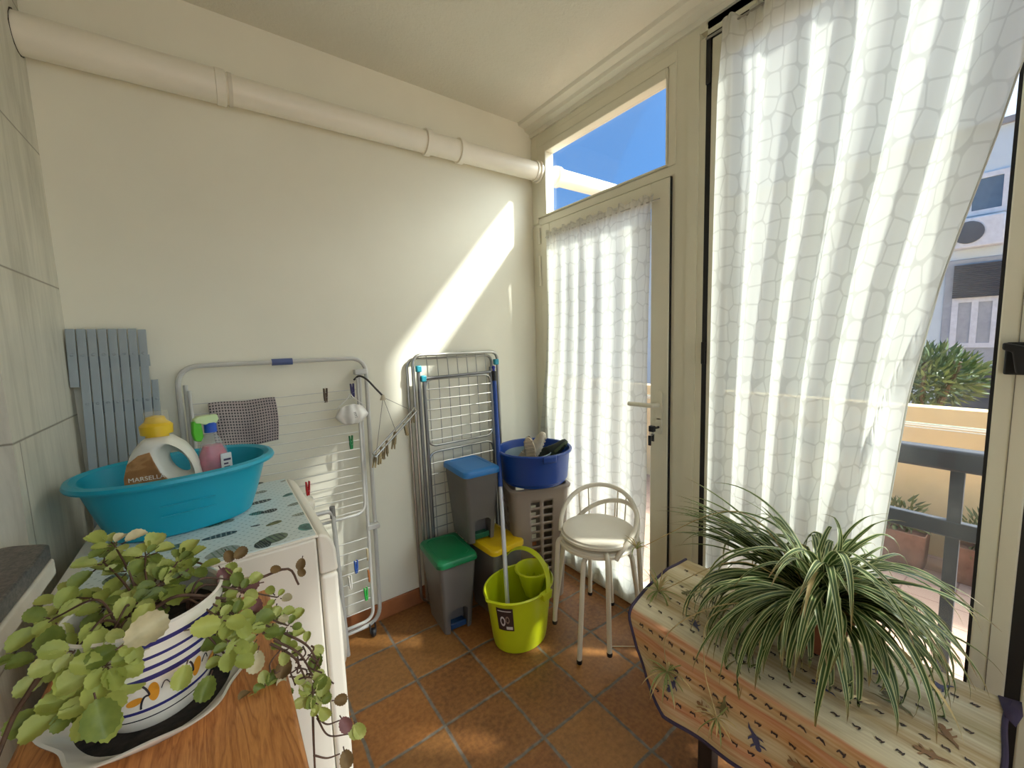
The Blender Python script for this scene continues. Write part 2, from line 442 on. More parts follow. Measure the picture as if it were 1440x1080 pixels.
# ------------------------------------------------------------------ drain pipe through the transom
pr = mat('white_pipe_plastic', (238, 232, 216), .32, var=.03, scale=3)
def pipe_c(x): return Vector((x, -.056 - .011 * (x + 2) / 2, 2.298 + .0228 * (x + 2) / 2))
R_ = .0525
t = thing('drain_pipe', 'long white plastic drain pipe running under the ceiling and out through the transom', 'pipe', pipe_c(-1.0))
b = MB(); b.tube([pipe_c(-2.05), pipe_c(-1.50)], R_ + .003, 32); b.build('pipe', pr, t, off=t.location)
b = MB(); b.tube([pipe_c(-1.52), pipe_c(.75)], R_ - .003, 32); b.build('pipe', pr, t, off=t.location)
for x in (-1.503, -.70, -.52, -.01, .13):
    b = MB()
    b.tube([pipe_c(x - .016), pipe_c(x - .014), pipe_c(x + .014), pipe_c(x + .016)], [R_ + .001, R_ + .006, R_ + .006, R_ + .001], 32)
    b.build('coupling', pr, t, off=t.location)
sb_ = mat('pale_pipe_seal', (216, 210, 194), .5)
for x in (-1.475, -.04):
    b = MB(); b.tube([pipe_c(x - .006), pipe_c(x + .006)], R_ + .0015, 32); b.build('seal_band', sb_, t, off=t.location)
b = MB()
for i in range(14):
    a = 2 * PI * i / 14
    r = R_ + .006 + .006 * rnd.random()
    b.v.append(Vector((XL - .001, pipe_c(XL).y + r * math.cos(a), pipe_c(XL).z + r * math.sin(a))))
b.f.append(list(range(14))); b.m.append(0); b.uv.append(None)
b.build('hole_edge', mat('dark_hole', (48, 42, 34), .9), t, off=t.location, solid=.004)

# ------------------------------------------------------------------ curtains
def interp(tab, z):
    tab = sorted(tab)
    if z <= tab[0][0]: return tab[0][1]
    for (a, va), (b_, vb) in zip(tab, tab[1:]):
        if z <= b_: return va + (vb - va) * (z - a) / (b_ - a)
    return tab[-1][1]
def sm(a, b, x):
    t = max(0, min(1, (x - a) / (b - a))); return t * t * (3 - 2 * t)

def big_curtain():
    ZT, ZB = 2.452, .10
    L = [(2.5, -1.146), (2.0, -1.140), (1.5, -1.134), (.9, -1.130), (.1, -1.128)]
    Rr = [(2.5, -1.895), (2.2, -1.868), (2.0, -1.835), (1.81, -1.80), (1.5, -1.732), (1.185, -1.680), (.783, -1.650), (.4, -1.63), (.1, -1.60)]
    Ff = [(2.5, -1.90), (1.75, -1.80), (1.5, -1.745), (1.242, -1.668), (.957, -1.587), (.7, -1.52), (.4, -1.45), (.1, -1.40)]
    r2 = random.Random(3); ph = [r2.uniform(0, 6.28) for _ in range(6)]
    def fn(u, v):
        z = ZT + (ZB - ZT) * v
        l, r, f = interp(L, z), interp(Rr, z), interp(Ff, z)
        y = l + (r - l) * u
        g = .45 + .55 * sm(0, .12, v)
        s = u + .03 * math.sin(2 * PI * u * 1.3 + ph[0]) + .010 * math.sin(3 * v + ph[1] + 5 * u)
        w = math.sin(2 * PI * 5.4 * s + .5 * math.sin(2.2 * v + ph[2])); w = w * (1.35 - .35 * w * w)
        w2 = math.sin(2 * PI * 13.0 * s + ph[3] + 1.5 * v)
        w3 = math.sin(2 * PI * 34 * s + ph[4])
        ruff = (1 - sm(0, .05, v)) * .006 * w3
        x = -.050 - .026 * g * w - .0042 * w2 * (1 - .4 * v) + ruff
        if y < f: x += .020 * sm(0, .02, f - y)
        elif y < f + .05: x -= .012 * sm(f + .05, f, y)
        y += .010 * g * math.cos(2 * PI * 5.4 * s)
        zz = z + (.012 * math.sin(2 * PI * 9 * u) if v == 0 else 0)
        return Vector((min(x, -.014), y, zz))
    b = MB(); W = 1.45
    b.grid(230, 70, fn, 0, lambda u, v: (u * W, (1 - v) * 2.38))
    t = thing('curtain', 'tall white pebble-print curtain gathered aside over the large window', 'curtain', (-.05, -1.45, .1))
    b.build('drape', M['curtain'], t, off=t.location, ang=2, recalc=False)
    b = MB(); b.tube([(-.045, -1.075, 2.44), (-.045, -1.91, 2.44)], .004, 8); b.build('rod', M['steel'], t, off=t.location)
    b = MB()
    hem = [fn(1, i / 40) + Vector((-.001, 0, 0)) for i in range(41)]
    b.tube(hem, .0022, 6); b.build('hem', M['curtain'], t, off=t.location)
big_curtain()

def door_curtain():
    ZT, ZB = 1.965, .045
    L = [(2.0, -.145), (1.9, -.155), (1.5, -.145), (1.2, -.12), (1.0, -.085), (.83, -.055), (.4, -.06), (0, -.08)]
    Rr = [(2.0, -.858), (1.9, -.838), (1.27, -.820), (.6, -.818), (.3, -.805), (0, -.79)]
    r2 = random.Random(5); ph = [r2.uniform(0, 6.28) for _ in range(6)]
    def fn(u, v):
        z = ZT + (ZB - ZT) * v
        l, r = interp(L, z), interp(Rr, z)
        y = l + (r - l) * u
        s = u + .03 * math.sin(2 * PI * u * 1.1 + ph[0]) + .012 * math.sin(4 * v + 4 * u)
        w = math.sin(2 * PI * 6.3 * s + ph[1]); w2 = math.sin(2 * PI * 11.2 * s + ph[2] + v)
        w3 = math.sin(2 * PI * 26 * s)
        g = .3 + .7 * sm(0, .2, v)
        x = -.038 - .013 * g * w - .0015 * w2 + (1 - sm(.02, .05, v)) * .006 * w3
        x += .012 * sm(.45, .62, v) * (1 - u)
        y += .006 * g * math.cos(2 * PI * 6.3 * s)
        zz = z + (.008 * math.sin(2 * PI * 11 * u) if v == 0 else 0) - .03 * u * 0
        return Vector((min(x, -.022), y, zz))
    b = MB()
    b.grid(170, 60, fn, 0, lambda u, v: (u * 1.15, (1 - v) * 1.92))
    t = thing('curtain', 'shorter white pebble-print curtain hung on the glazed door', 'curtain', (-.045, -.5, .05))
    b.build('drape', M['curtain_d'], t, off=t.location, ang=2, recalc=False)
    b = MB(); b.tube([(-.036, -.15, 1.935), (-.036, -.88, 1.935)], .0035, 8); b.build('rod', M['steel'], t, off=t.location)
door_curtain()
b = MB()  # unseen curtain, added to hold back direct sun and glow as fill
b.grid(120, 20, lambda u, v: Vector((-.05 - .018 * math.sin(2 * PI * 10 * u), -2.03 - 1.36 * u, 2.45 - 2.35 * v)), 0, lambda u, v: (u * 2.0, (1 - v) * 2.38))
t = thing('curtain', 'unseen white pebble-print curtain added past the latch to spread sun as fill', 'curtain', (-.05, -2.3, .1))
b.build('drape', M['curtain'], t, off=t.location, ang=2, recalc=False)

# ------------------------------------------------------------------ outside
def ground_mat():
    t = NT('terrace_tile'); br = t.n('ShaderNodeTexBrick')
    br.offset = 0; br.inputs['Scale'].default_value = 3.3; br.inputs['Brick Width'].default_value = 1; br.inputs['Row Height'].default_value = 1
    br.inputs['Mortar Size'].default_value = .02
    br.inputs['Color1'].default_value = lin((190, 156, 132)); br.inputs['Color2'].default_value = lin((176, 142, 118)); br.inputs['Mortar'].default_value = lin((150, 112, 94))
    t.link(t.pos(), br.inputs['Vector']); t.set(Base_Color=br.outputs[0], Roughness=.7); return t.m
gmat = ground_mat()
slab('ground', [(-4, 16, -14, 14, -1.1, -.9)], gmat)
slab('wall_garden', [(4.0, 4.2, -14, 8, -.9, .58)], plaster('ochre_garden_wall', (240, 212, 158)))
slab('trim_2', [(.0, .36, -3.4, .3, -.14, -.02)], gmat)
rm = mat('dark_painted_iron', (52, 54, 60), .5, .2)
t = thing('balcony_railing', 'dark iron balcony railing outside the large window', 'railing', (.3, -2.2, -.02))
b = MB(); b.box(.27, .33, -3.2, -1.25, .895, .965); b.build('handrail', rm, t, off=t.location, bevel=.01)
b = MB(); b.box(.285, .315, -3.2, -1.25, .67, .725); b.build('middle_rail', rm, t, off=t.location, bevel=.004)
b = MB(); b.box(.285, .315, -3.2, -1.25, .14, .18); b.build('lower_rail', rm, t, off=t.location, bevel=.004)
for y in (-1.28, -1.755, -2.2, -2.65, -3.15):
    b = MB(); b.box(.287, .313, y - .016, y + .016, -.02, .9); b.build('post', rm, t, off=t.location)
t = thing('clothesline', 'outdoor clothesline of pale cords stretched before the ochre wall', 'clothesline', (3.4, -1.5, -.9))
for i, (x, z) in enumerate(((3.1, .55), (3.3, .53), (3.5, .50), (3.7, .47), (3.85, .40))):
    b = MB(); b.tube([(x, -5, z), (x, 2.5, z)], .006, 6); b.build('cord', mat('cord_%s' % ('green' if i == 2 else 'white'), (60, 140, 80) if i == 2 else (228, 222, 200), .6), t, off=t.location)
for y in (-5.0, 2.5):
    b = MB(); b.box(3.42, 3.48, y - .03, y + .03, -.9, .56); b.box(3.0, 3.95, y - .02, y + .02, .5, .56); b.build('post', rm, t, off=t.location)

# building opposite
bt = thing('apartment_building', 'pale grey apartment building seen through the large window', 'building', (12, -1, -.9))
wm = plaster('grey_render', (216, 228, 232), 3, .1)
b = MB(); b.box(12, 20, -9, 9, -.9, 5.5); b.build('wall', wm, bt, off=bt.location)
b = MB(); b.box(11.9, 20, -9, 9, 5.5, 5.62); b.build('roof_edge', mat('roof_edge_grey', (150, 150, 152), .7), bt, off=bt.location)
fm = mat('white_window_frame', (226, 228, 230), .5); pm = mat('dark_pane', (96, 116, 134), .15, spec=.8)
def ext_window(y0, y1, z0, z1, mull=2):
    b = MB()
    b.box(11.93, 12.02, y0, y1, z0, z0 + .1); b.box(11.93, 12.02, y0, y1, z1 - .1, z1)
    for i in range(mull + 1):
        y = y0 + (y1 - y0 - .1) * i / mull; b.box(11.93, 12.02, y, y + .1, z0 + .1, z1 - .1)
    f = b.build('window', fm, bt, off=bt.location)
    b = MB(); b.box(11.97, 11.99, y0 + .05, y1 - .05, z0 + .05, z1 - .05); b.build('pane', pm, f, off=bt.location)
ext_window(-1.05, .1, 3.75, 4.6, 2); ext_window(-2.9, -1.25, 3.75, 4.6, 2); ext_window(1.2, 2.6, 3.75, 4.6, 2)
ext_window(-1.05, -.35, .9, 2.0, 2); ext_window(-3.2, -1.6, .9, 2.4, 2)
b = MB()
for i in range(16): b.box(11.86, 11.90, -1.1, -.35, 2.72 - .045 * (i + 1), 2.72 - .045 * i - .006)
b.build('window_blind', mat('dark_blind', (72, 72, 74), .6), bt, off=bt.location)
b = MB(); b.box(11.96, 12.0, -1.25, -.2, .55, 2.85); b.build('door_surround', mat('surround_grey', (176, 180, 184), .7), bt, off=bt.location, bevel=.02)
b = MB(); b.box(11.92, 11.99, -1.5, -.2, -.9, .5); b.build('lower_wall', mat('dark_grey_wall', (98, 100, 104), .8), bt, off=bt.location)  # darker grey panel over the foot of the building wall
ac = thing('air_conditioner', 'white air conditioner unit fixed to the pale apartment building', 'air conditioner', (11.83, -.62, 3.35))
b = MB(); b.box(-.15, .16, -.42, .34, -.30, .33); b.build('casing', fm, ac, bevel=.03)
b = MB(); b.lathe([(.23, 0), (.23, -.03), (.2, -.035), (0, -.035)], n=24, T=Matrix.Translation((-.15, .08, .02)) @ Matrix.Rotation(-PI / 2, 4, 'Y') @ Matrix.Scale(-1, 4, (0, 0, 1))); b.build('fan_grille', mat('grille_dark', (92, 96, 100), .6), ac)

def bush(root, name, m, c, rx, ry, rz, n, s, seed, mode='blade'):
    r2 = random.Random(seed); b = MB()
    for _ in range(n):
        d = Vector((r2.gauss(0, 1), r2.gauss(0, 1), r2.gauss(0, 1))).normalized() * r2.random() ** .4
        p = Vector((c[0] + d.x * rx, c[1] + d.y * ry, c[2] + d.z * rz))
        t_ = (d + Vector((r2.uniform(-.6, .6), r2.uniform(-.6, .6), r2.uniform(-.2, .8)))).normalized(); q = t_.orthogonal().normalized()
        q = Matrix.Rotation(r2.uniform(0, 6.28), 3, t_) @ q
        l = s * r2.uniform(.7, 1.3)
        b.add([p - q * l * .09, p + t_ * l * .5 - q * l * .11, p + t_ * l, p + t_ * l * .5 + q * l * .11, p + q * l * .09], [(0, 1, 2, 3, 4)])
    return b.build(name, m, root, off=root.location, smooth=False, recalc=False)
lm = mat('oleander_green', (92, 112, 70), .5, var=.25, scale=2)
tr = thing('oleander_bush', 'narrow-leaved green bush standing behind the ochre garden wall', 'bush', (6.5, -.75, -.9))
b = MB()
for i in range(6): b.tube(bez([(6.5, -.75, -.9), (6.5 + .1 * math.cos(i), -.75 + .15 * math.sin(i * 1.1), 0), (6.5 + .3 * math.cos(i), -.75 + .4 * math.sin(i * 1.1), .9)], 8), .025, 6)
b.build('stem', mat('bush_bark', (92, 78, 60), .8), tr, off=tr.location)
bush(tr, 'foliage', lm, (6.5, -.75, .68), .5, .62, .42, 2200, .13, 4)
# planters on the terrace at the foot of the wall
pc = mat('clay_planter', (138, 100, 78), .7, var=.15)
gm = mat('planter_leaves', (104, 110, 66), .6, var=.3, scale=6)
for i, (y, lab) in enumerate(((-1.08, 'clay planter of low leaves by the garden wall, left one of three'), (-1.62, 'clay planter of low leaves by the garden wall, middle one of three'), (-2.16, 'clay planter of low leaves by the garden wall, right one of three'))):
    t = thing('planter', lab, 'planter', (3.65, y, -.9), 0, 'terrace planters')
    b = MB(); b.loft([ring(rrect(.22, .40, .02), 0), ring(rrect(.28, .42, .02), .34), ring(rrect(.24, .40, .02), .34), ring(rrect(.22, .38, .02), .28)], 0); b.build('pot', pc, t, bevel=.006)
    o = bush(t, 'foliage', gm, (3.65, y, -.9 + .46), (.13), .17, .17, 160, .09, 20 + i)

# ------------------------------------------------------------------ light
sun = bpy.data.lights.new('sun', 'SUN'); sun.energy = 5.0; sun.angle = math.radians(2.8); sun.color = (1, .975, .91)
so = bpy.data.objects.new('sun', sun); C.objects.link(so)
so.rotation_euler = Vector((-1, .93, -1.18)).to_track_quat('-Z', 'Y').to_euler(); so.location = (6, -6, 6)
wd = bpy.data.worlds.new('world'); bpy.context.scene.world = wd; wd.use_nodes = True
nt = wd.node_tree; bg = nt.nodes['Background']
tc = nt.nodes.new('ShaderNodeTexCoord'); sp = nt.nodes.new('ShaderNodeSeparateXYZ'); nt.links.new(tc.outputs['Generated'], sp.inputs[0])
rp = nt.nodes.new('ShaderNodeValToRGB'); e = rp.color_ramp.elements
e[0].position = 0.0; e[0].color = (.18, .27, .37, 1); e[1].position = .75; e[1].color = (.050, .142, .345, 1)
k = e.new(.25); k.color = (.070, .175, .385, 1)
nt.links.new(sp.outputs[2], rp.inputs[0])
# the sky is paler and brighter round the sun
dt = nt.nodes.new('ShaderNodeVectorMath'); dt.operation = 'DOT_PRODUCT'; nt.links.new(tc.outputs['Generated'], dt.inputs[0]); dt.inputs[1].default_value = -Vector((-1, .93, -1.18)).normalized()
mxx = nt.nodes.new('ShaderNodeMath'); mxx.operation = 'MAXIMUM'; nt.links.new(dt.outputs['Value'], mxx.inputs[0]); mxx.inputs[1].default_value = 0
pw = nt.nodes.new('ShaderNodeMath'); pw.operation = 'POWER'; nt.links.new(mxx.outputs[0], pw.inputs[0]); pw.inputs[1].default_value = 8.0
gw = nt.nodes.new('ShaderNodeMix'); gw.data_type = 'RGBA'; gw.blend_type = 'ADD'; gw.inputs[0].default_value = 1
sc_ = nt.nodes.new('ShaderNodeVectorMath'); sc_.operation = 'SCALE'; sc_.inputs[0].default_value = (1.0, 1.02, .98); nt.links.new(pw.outputs[0], sc_.inputs['Scale'])
gk = nt.nodes.new('ShaderNodeVectorMath'); gk.operation = 'SCALE'; nt.links.new(sc_.outputs[0], gk.inputs[0]); gk.inputs['Scale'].default_value = 8.0
nt.links.new(rp.outputs[0], gw.inputs[6]); nt.links.new(gk.outputs[0], gw.inputs[7]); nt.links.new(gw.outputs[2], bg.inputs[0]); bg.inputs[1].default_value = 1.15

# ------------------------------------------------------------------ camera
cd = bpy.data.cameras.new('camera'); cd.sensor_width = 36; cd.sensor_fit = 'HORIZONTAL'; cd.lens = F_PX / 1440 * 36; cd.clip_start = .02; cd.clip_end = 200
co = bpy.data.objects.new('camera', cd); C.objects.link(co)
m4 = Matrix((CR, CU, -CF)).transposed().to_4x4(); m4.translation = CAM
co.matrix_world = m4
sc = bpy.context.scene; sc.camera = co
sc.view_settings.view_transform = 'Standard'; sc.view_settings.look = 'None'; sc.view_settings.gamma = 1.0; sc.view_settings.exposure = 1.16
sc.view_settings.use_curve_mapping = False
sc.cycles.max_bounces = 14; sc.cycles.diffuse_bounces = 8; sc.cycles.transparent_max_bounces = 16; sc.cycles.transmission_bounces = 8
sc.cycles.sample_clamp_indirect = 6.0
sc.cycles.use_denoising = True
# ------------------------------------------------------------------ washing machine, cover and what stands on it
white = mat('white_enamel', (232, 226, 212), .35, var=.02, scale=3)
t = thing('washing_machine', 'white front-loading washing machine standing against the tiled wall', 'washing machine', (-1.655, -.455, 0))
O = t.location
b = MB(); b.box(-1.935, -1.425, -.757, -.158, .02, .838); b.build('body', white, t, off=O, bevel=.006)
b = MB(); b.box(-1.936, -1.42, -.7575, -.157, .838, .846); b.build('top_panel', white, t, off=O, bevel=.003, seg=2)
b = MB(); b.box(-1.422, -1.376, -.757, -.158, .02, .725); b.build('front_panel', white, t, off=O, bevel=.011, seg=4)
b = MB(); b.prism([(-1.422, .728), (-1.375, .728), (-1.377, .79), (-1.384, .818), (-1.397, .838), (-1.412, .846), (-1.422, .846)], -.757, -.158, ax=1)
b.build('control_panel', white, t, off=O, bevel=.010, seg=4)
TX = Matrix.Translation((-1.376, -.455, .42)) @ Matrix.Rotation(PI / 2, 4, 'Y')
b = MB(); b.lathe([(.13, .0), (.175, .0), (.178, .02), (.165, .035), (.13, .03)], n=40, T=TX); dr = b.build('door', white, t, off=O)
b = MB(); b.lathe([(.132, .02), (.12, .005), (.0, -.03)], n=32, T=TX); b.build('door_glass', mat('dark_door_glass', (40, 44, 48), .1), dr, off=O)
b = MB(); b.lathe([(.028, 0), (.028, .02), (.024, .024), (0, .024)], n=24, T=Matrix.Translation((-1.378, -.30, .775)) @ Matrix.Rotation(PI / 2, 4, 'Y')); b.build('knob', white, t, off=O)
for x in (-1.9, -1.42):
    for y in (-.72, -.19):
        b = MB(); b.lathe([(.022, 0), (.022, .02), (.012, .022)], (x, y, 0), 16, cap0=True); b.build('foot', M['darksteel'], t, off=O)

# cover with printed cacti
def cover_mat():
    t = NT('mint_dotted_oilcloth'); X = t.sep(t.pos())
    a = t.math('FRACT', t.math('DIVIDE', t.math('ADD', X[0], 10), .019)); r = t.math('FLOOR', t.math('DIVIDE', t.math('ADD', X[1], 10), .016))
    a = t.math('FRACT', t.math('ADD', a, t.math('MULTIPLY', t.math('MODULO', r, 2.0), .5)))
    c = t.math('FRACT', t.math('DIVIDE', t.math('ADD', X[1], 10), .016))
    d = t.math('ADD', t.math('POWER', t.math('MULTIPLY', t.math('SUBTRACT', a, .5), 1.0), 2.0), t.math('POWER', t.math('MULTIPLY', t.math('SUBTRACT', c, .5), 1.7), 2.0))
    m = t.math('LESS_THAN', d, .030)
    t.set(Base_Color=t.mix(m, lin((214, 226, 224)), lin((150, 172, 172))), Roughness=.35); return t.m
cz = .8490
cols = [cover_mat()] + [mat('cactus_print_%s' % n, c, .4, var=.25, scale=60) for n, c in (('dark', (62, 70, 68)), ('teal', (96, 150, 142)), ('green', (112, 128, 104)), ('plum', (98, 84, 86)), ('grey', (160, 166, 158)), ('olive', (138, 140, 96)))]
b = MB(); b.box(-1.905, -1.425, -.752, -.155, .8462, cz, 0)
motifs = [(1, 342, 712, 382, 702, .024), (2, 350, 724, 372, 720, .026), (1, 366, 722, 390, 716, .026), (2, 286, 742, 316, 733, .030), (5, 310, 735, 330, 731, .022), (6, 374, 740, 396, 732, .020), (4, 220, 757, 266, 745, .026),
          (1, 283, 760, 334, 747, .024), (2, 424, 746, 441, 736, .05), (3, 358, 768, 404, 750, .045), (1, 358, 770, 380, 762, .040), (5, 288, 786, 338, 768, .05), (3, 222, 776, 264, 764, .026), (5, 354, 695, 376, 690, .024),
          (2, 398, 699, 412, 693, .022), (5, 404, 712, 424, 706, .022), (1, 360, 682, 368, 678, .022), (5, 394, 678, 410, 673, .015), (5, 410, 726, 434, 720, .02), (3, 144, 822, 180, 808, .05), (4, 205, 770, 222, 764, .03), (1, 352, 741, 366, 738, .010), (5, 148, 840, 185, 826, .03)]
rk = random.Random(2)
for q, x0, y0, x1, y1, wd_ in motifs:
    A = at(x0, y0, 'z', cz); B = at(x1, y1, 'z', cz); c = (A + B) / 2; u = (B - A) / 2; n_ = Vector((-u.y, u.x, 0)).normalized() * wd_ * .66
    pts = []
    for k in range(22):
        a = 2 * PI * k / 22; e_ = .8 if math.cos(a) < 0 else 1.0
        pts.append(c + u * math.cos(a) + n_ * math.sin(a) * e_ * (1 + .05 * math.cos(7 * a)) + Vector((0, 0, .0004)))
    pts = [Vector((min(max(p.x, -1.904), -1.426), max(p.y, -.7515), p.z)) for p in pts]
    b.add(pts, [tuple(range(22))], q)
    for k in range(1, 6):                       # ribs of the printed cactus
        f_ = -.8 + .29 * k; h_ = .8 * math.sqrt(1 - f_ * f_); e_ = u * (.035 + .01 * (k % 2))
        st = [c + u * f_ - e_ + n_ * h_, c + u * f_ + e_ + n_ * h_, c + u * f_ + e_ - n_ * h_, c + u * f_ - e_ - n_ * h_]
        st = [Vector((min(max(p.x, -1.904), -1.426), max(p.y, -.7515), cz + .0007)) for p in st]
        b.add(st, [(0, 1, 2, 3)], {1: 5, 2: 1, 3: 1, 4: 5, 5: 3, 6: 3}[q])
tag(b.build('oilcloth', cols, off=(0, 0, 0), ang=.3), 'mint dotted oilcloth printed with cacti laid over the washing machine', 'cloth')

# turquoise basin
tq = mat('turquoise_plastic', (16, 160, 188), .32, var=.04, scale=4)
t = thing('basin', 'big oval turquoise plastic basin sitting on the washing machine', 'basin', (-1.716, -.388, cz), math.radians(7))
def oval(a, bb, z, n=56, p=2.3):
    out = []
    for k in range(n):
        c, s_ = math.cos(2 * PI * k / n), math.sin(2 * PI * k / n)
        out.append(Vector((a * math.copysign(abs(c) ** (2 / p), c), bb * math.copysign(abs(s_) ** (2 / p), s_), z)))
    return out
b = MB()
b.loft([oval(.150, .105, .004), oval(.158, .113, .0), oval(.168, .124, .006), oval(.184, .139, .05), oval(.200, .153, .10), oval(.213, .165, .145), oval(.217, .168, .160),
        oval(.232, .182, .166), oval(.240, .190, .160), oval(.243, .193, .166), oval(.240, .190, .174), oval(.228, .178, .178), oval(.214, .165, .172), oval(.209, .161, .150), oval(.196, .149, .10), oval(.180, .135, .05), oval(.164, .120, .012), oval(.150, .105, .008)], 0)
b.build('bowl', tq, t)
b = MB()
for k in range(2): b.tube([Vector((-.06, -.1495 - .007 * k, .07 + .03 * k)), Vector((.06, -.1495 - .007 * k, .07 + .03 * k))], .0015, 6)
b.build('moulded_ridge', tq, t)

# detergent jug
jw = mat('milky_white_plastic', (226, 226, 216), .3, var=.02)
t = thing('detergent_jug', 'white detergent jug with yellow cap and tan label, in the turquoise basin', 'detergent jug', (-1.745, -.432, cz + .010), math.radians(-6))
def loop(fn, n=48): return [fn(k / n) for k in range(n)]
def jug_outer(ins=0.0):
    # closed outline in x-z, walked counter-clockwise from the bottom right
    base = [(.075, .0), (.080, .06), (.079, .12), (.070, .185), (.052, .228), (.030, .250), (.012, .262), (-.030, .262), (-.046, .250), (-.064, .225), (-.077, .185), (-.082, .12), (-.082, .06), (-.078, .0), (-.03, -.001), (.03, -.001)]
    P = [Vector((x, 0, z)) for x, z in base]; N = len(P); out = []
    for i in range(N):
        a, b_, c, d_ = P[i - 1], P[i], P[(i + 1) % N], P[(i + 2) % N]
        for k in range(3):
            q = k / 3
            out.append(.5 * ((2 * b_) + (c - a) * q + (2 * a - 5 * b_ + 4 * c - d_) * q * q + (3 * b_ - a - 3 * c + d_) * q ** 3))
    cen = Vector((0, 0, .13))
    return [cen + (p - cen) * (1 - ins) for p in out]
def jug_hole(sc_):
    c = Vector((.034, 0, .184)); out = []
    O_ = jug_outer()
    for p in O_:
        d_ = p - c; a = math.atan2(d_.z, d_.x)
        ux, uz = math.cos(a), math.sin(a)
        rr = .040 / math.sqrt((ux * .8 + uz * .38) ** 2 * 2.6 + (uz * .8 - ux * .38) ** 2 * .72)
        out.append(c + Vector((ux, 0, uz)) * rr * sc_)
    return out
def sh(pts, y): return [Vector((p.x, y, p.z)) for p in pts]
def lerp(A, B, k): return [a * (1 - k) + b_ * k for a, b_ in zip(A, B)]
A0, A1, H0, H1 = jug_outer(), jug_outer(.07), jug_hole(1.15), jug_hole(.72)
rings = [sh(A0, .0), sh(A0, -.026), sh(A1, -.042), sh(lerp(A1, H0, .55), -.050), sh(lerp(A1, H0, .93), -.047), sh(H0, -.040), sh(H1, -.018), sh(H1, .018), sh(H0, .040), sh(lerp(A1, H0, .55), .050), sh(A1, .042), sh(A0, .026), sh(A0, 0)]
b = MB(); b.loft(rings, 0, False, False); b.build('body', jw, t, ang=1.2)
b = MB(); b.lathe([(.026, .258), (.026, .270), (.036, .270), (.037, .294), (.031, .300), (.024, .306), (.020, .318), (.0, .322)], (-.010, 0, 0), 32); cp = b.build('cap', mat('yellow_cap_plastic', (226, 190, 40), .35, var=.03), t)
b = MB(); b.lathe([(.033, .296), (.029, .300), (.027, .332), (.0, .333)], (-.008, 0, 0), 28); b.lathe([(.009, .3), (.007, .322), (0, .324)], (-.014, 0, 0), 12); b.build('measuring_cup', clear_plastic('cloudy_clear_plastic', (240, 234, 210), .13), cp)
lb = [(-.0795, .09), (-.0785, .165), (-.069, .202), (-.045, .222), (-.020, .228), (-.015, .204), (-.004, .168), (.018, .138), (.020, .09)]
b = MB(); b.prism(lb, -.0525, -.0465, ax=1)
def tan_label():
    t = NT('tan_printed_label'); n = t.noise(14, t.obj(), 3, .5, 1.2)
    t.set(Base_Color=t.ramp(n.outputs[0], [(.3, lin((128, 86, 48))), (.48, lin((158, 112, 66))), (.52, lin((176, 132, 84))), (.7, lin((140, 98, 56)))]), Roughness=.4); return t.m
lbm = tan_label()
lo = b.build('label', lbm, t, bevel=.001)
def letters(text, size, T, m, parent, ext=.0004):
    cu = bpy.data.curves.new('lettering', 'FONT'); cu.body = text; cu.size = size; cu.extrude = ext; cu.align_x = 'CENTER'; cu.align_y = 'CENTER'
    tmp = bpy.data.objects.new('tmp', cu); me = bpy.data.meshes.new_from_object(tmp); bpy.data.objects.remove(tmp); me.materials.clear(); me.materials.append(m); o = bpy.data.objects.new('lettering', me); C.objects.link(o); o.parent = parent; o.matrix_local = T; return o
ink = mat('white_ink', (240, 236, 224), .5, var=0)
letters('MARSELLA', .0165, Matrix.Translation((-.032, -.0532, .158)) @ Matrix.Rotation(PI / 2, 4, 'X'), ink, lo)

# spray bottle
t = thing('spray_bottle', 'clear spray bottle of pink cleaner with green trigger and blue collar', 'spray bottle', (-1.635, -.375, cz + .010), math.radians(20))
b = MB()
b.loft([oval(.036, .026, 0, 28), oval(.040, .030, .004, 28), oval(.041, .031, .16, 28), oval(.036, .028, .19, 28), oval(.022, .020, .225, 28), oval(.014, .014, .240, 28), oval(.013, .013, .252, 28)], 0)
b.build('bottle', clear_plastic('clear_bottle', (214, 222, 222), .22), t)
b = MB(); b.loft([oval(.037, .027, .003, 28), oval(.0385, .0285, .15, 28), oval(.036, .026, .176, 28), oval(.024, .02, .205, 28)], 0); b.build('liquid', mat('pink_cleaner', (196, 70, 104), .2, var=.25, scale=20), t)
b = MB(); b.lathe([(.0165, .246), (.0165, .272), (.013, .276), (0, .276)], n=24); b.build('collar', mat('blue_collar', (30, 84, 190), .35, var=.02), t)
b = MB(); b.prism([(-.030, .300), (.018, .300), (.022, .284), (.014, .272), (-.016, .272), (-.030, .278), (-.040, .280), (-.043, .292)], -.011, .011, ax=1)
b.build('spray_head', mat('pale_green_plastic', (198, 222, 168), .4, var=.02), t, bevel=.003)
b = MB(); b.prism([(-.046, .286), (-.026, .288), (-.022, .236), (-.030, .222), (-.044, .226), (-.048, .25)], -.010, .010, ax=1); b.build('trigger', mat('bright_green_plastic', (84, 186, 40), .35, var=.02), t, bevel=.003)
b = MB(); b.prism(rrect(.030, .105, .003), -.0325, -.031, ax=1, T=Matrix.Translation((.022, 0, .125)))
lo = b.build('label', mat('white_label', (228, 228, 226), .5, var=.02), t)
b = MB()
for k in range(7): b.box(.014, .034 - .004 * (k % 3), -.0332, -.0324, .082 + k * .012, .088 + k * .012 - .001 * (k % 2))
b.build('print', mat('label_print_ink', (70, 64, 96), .6), lo)

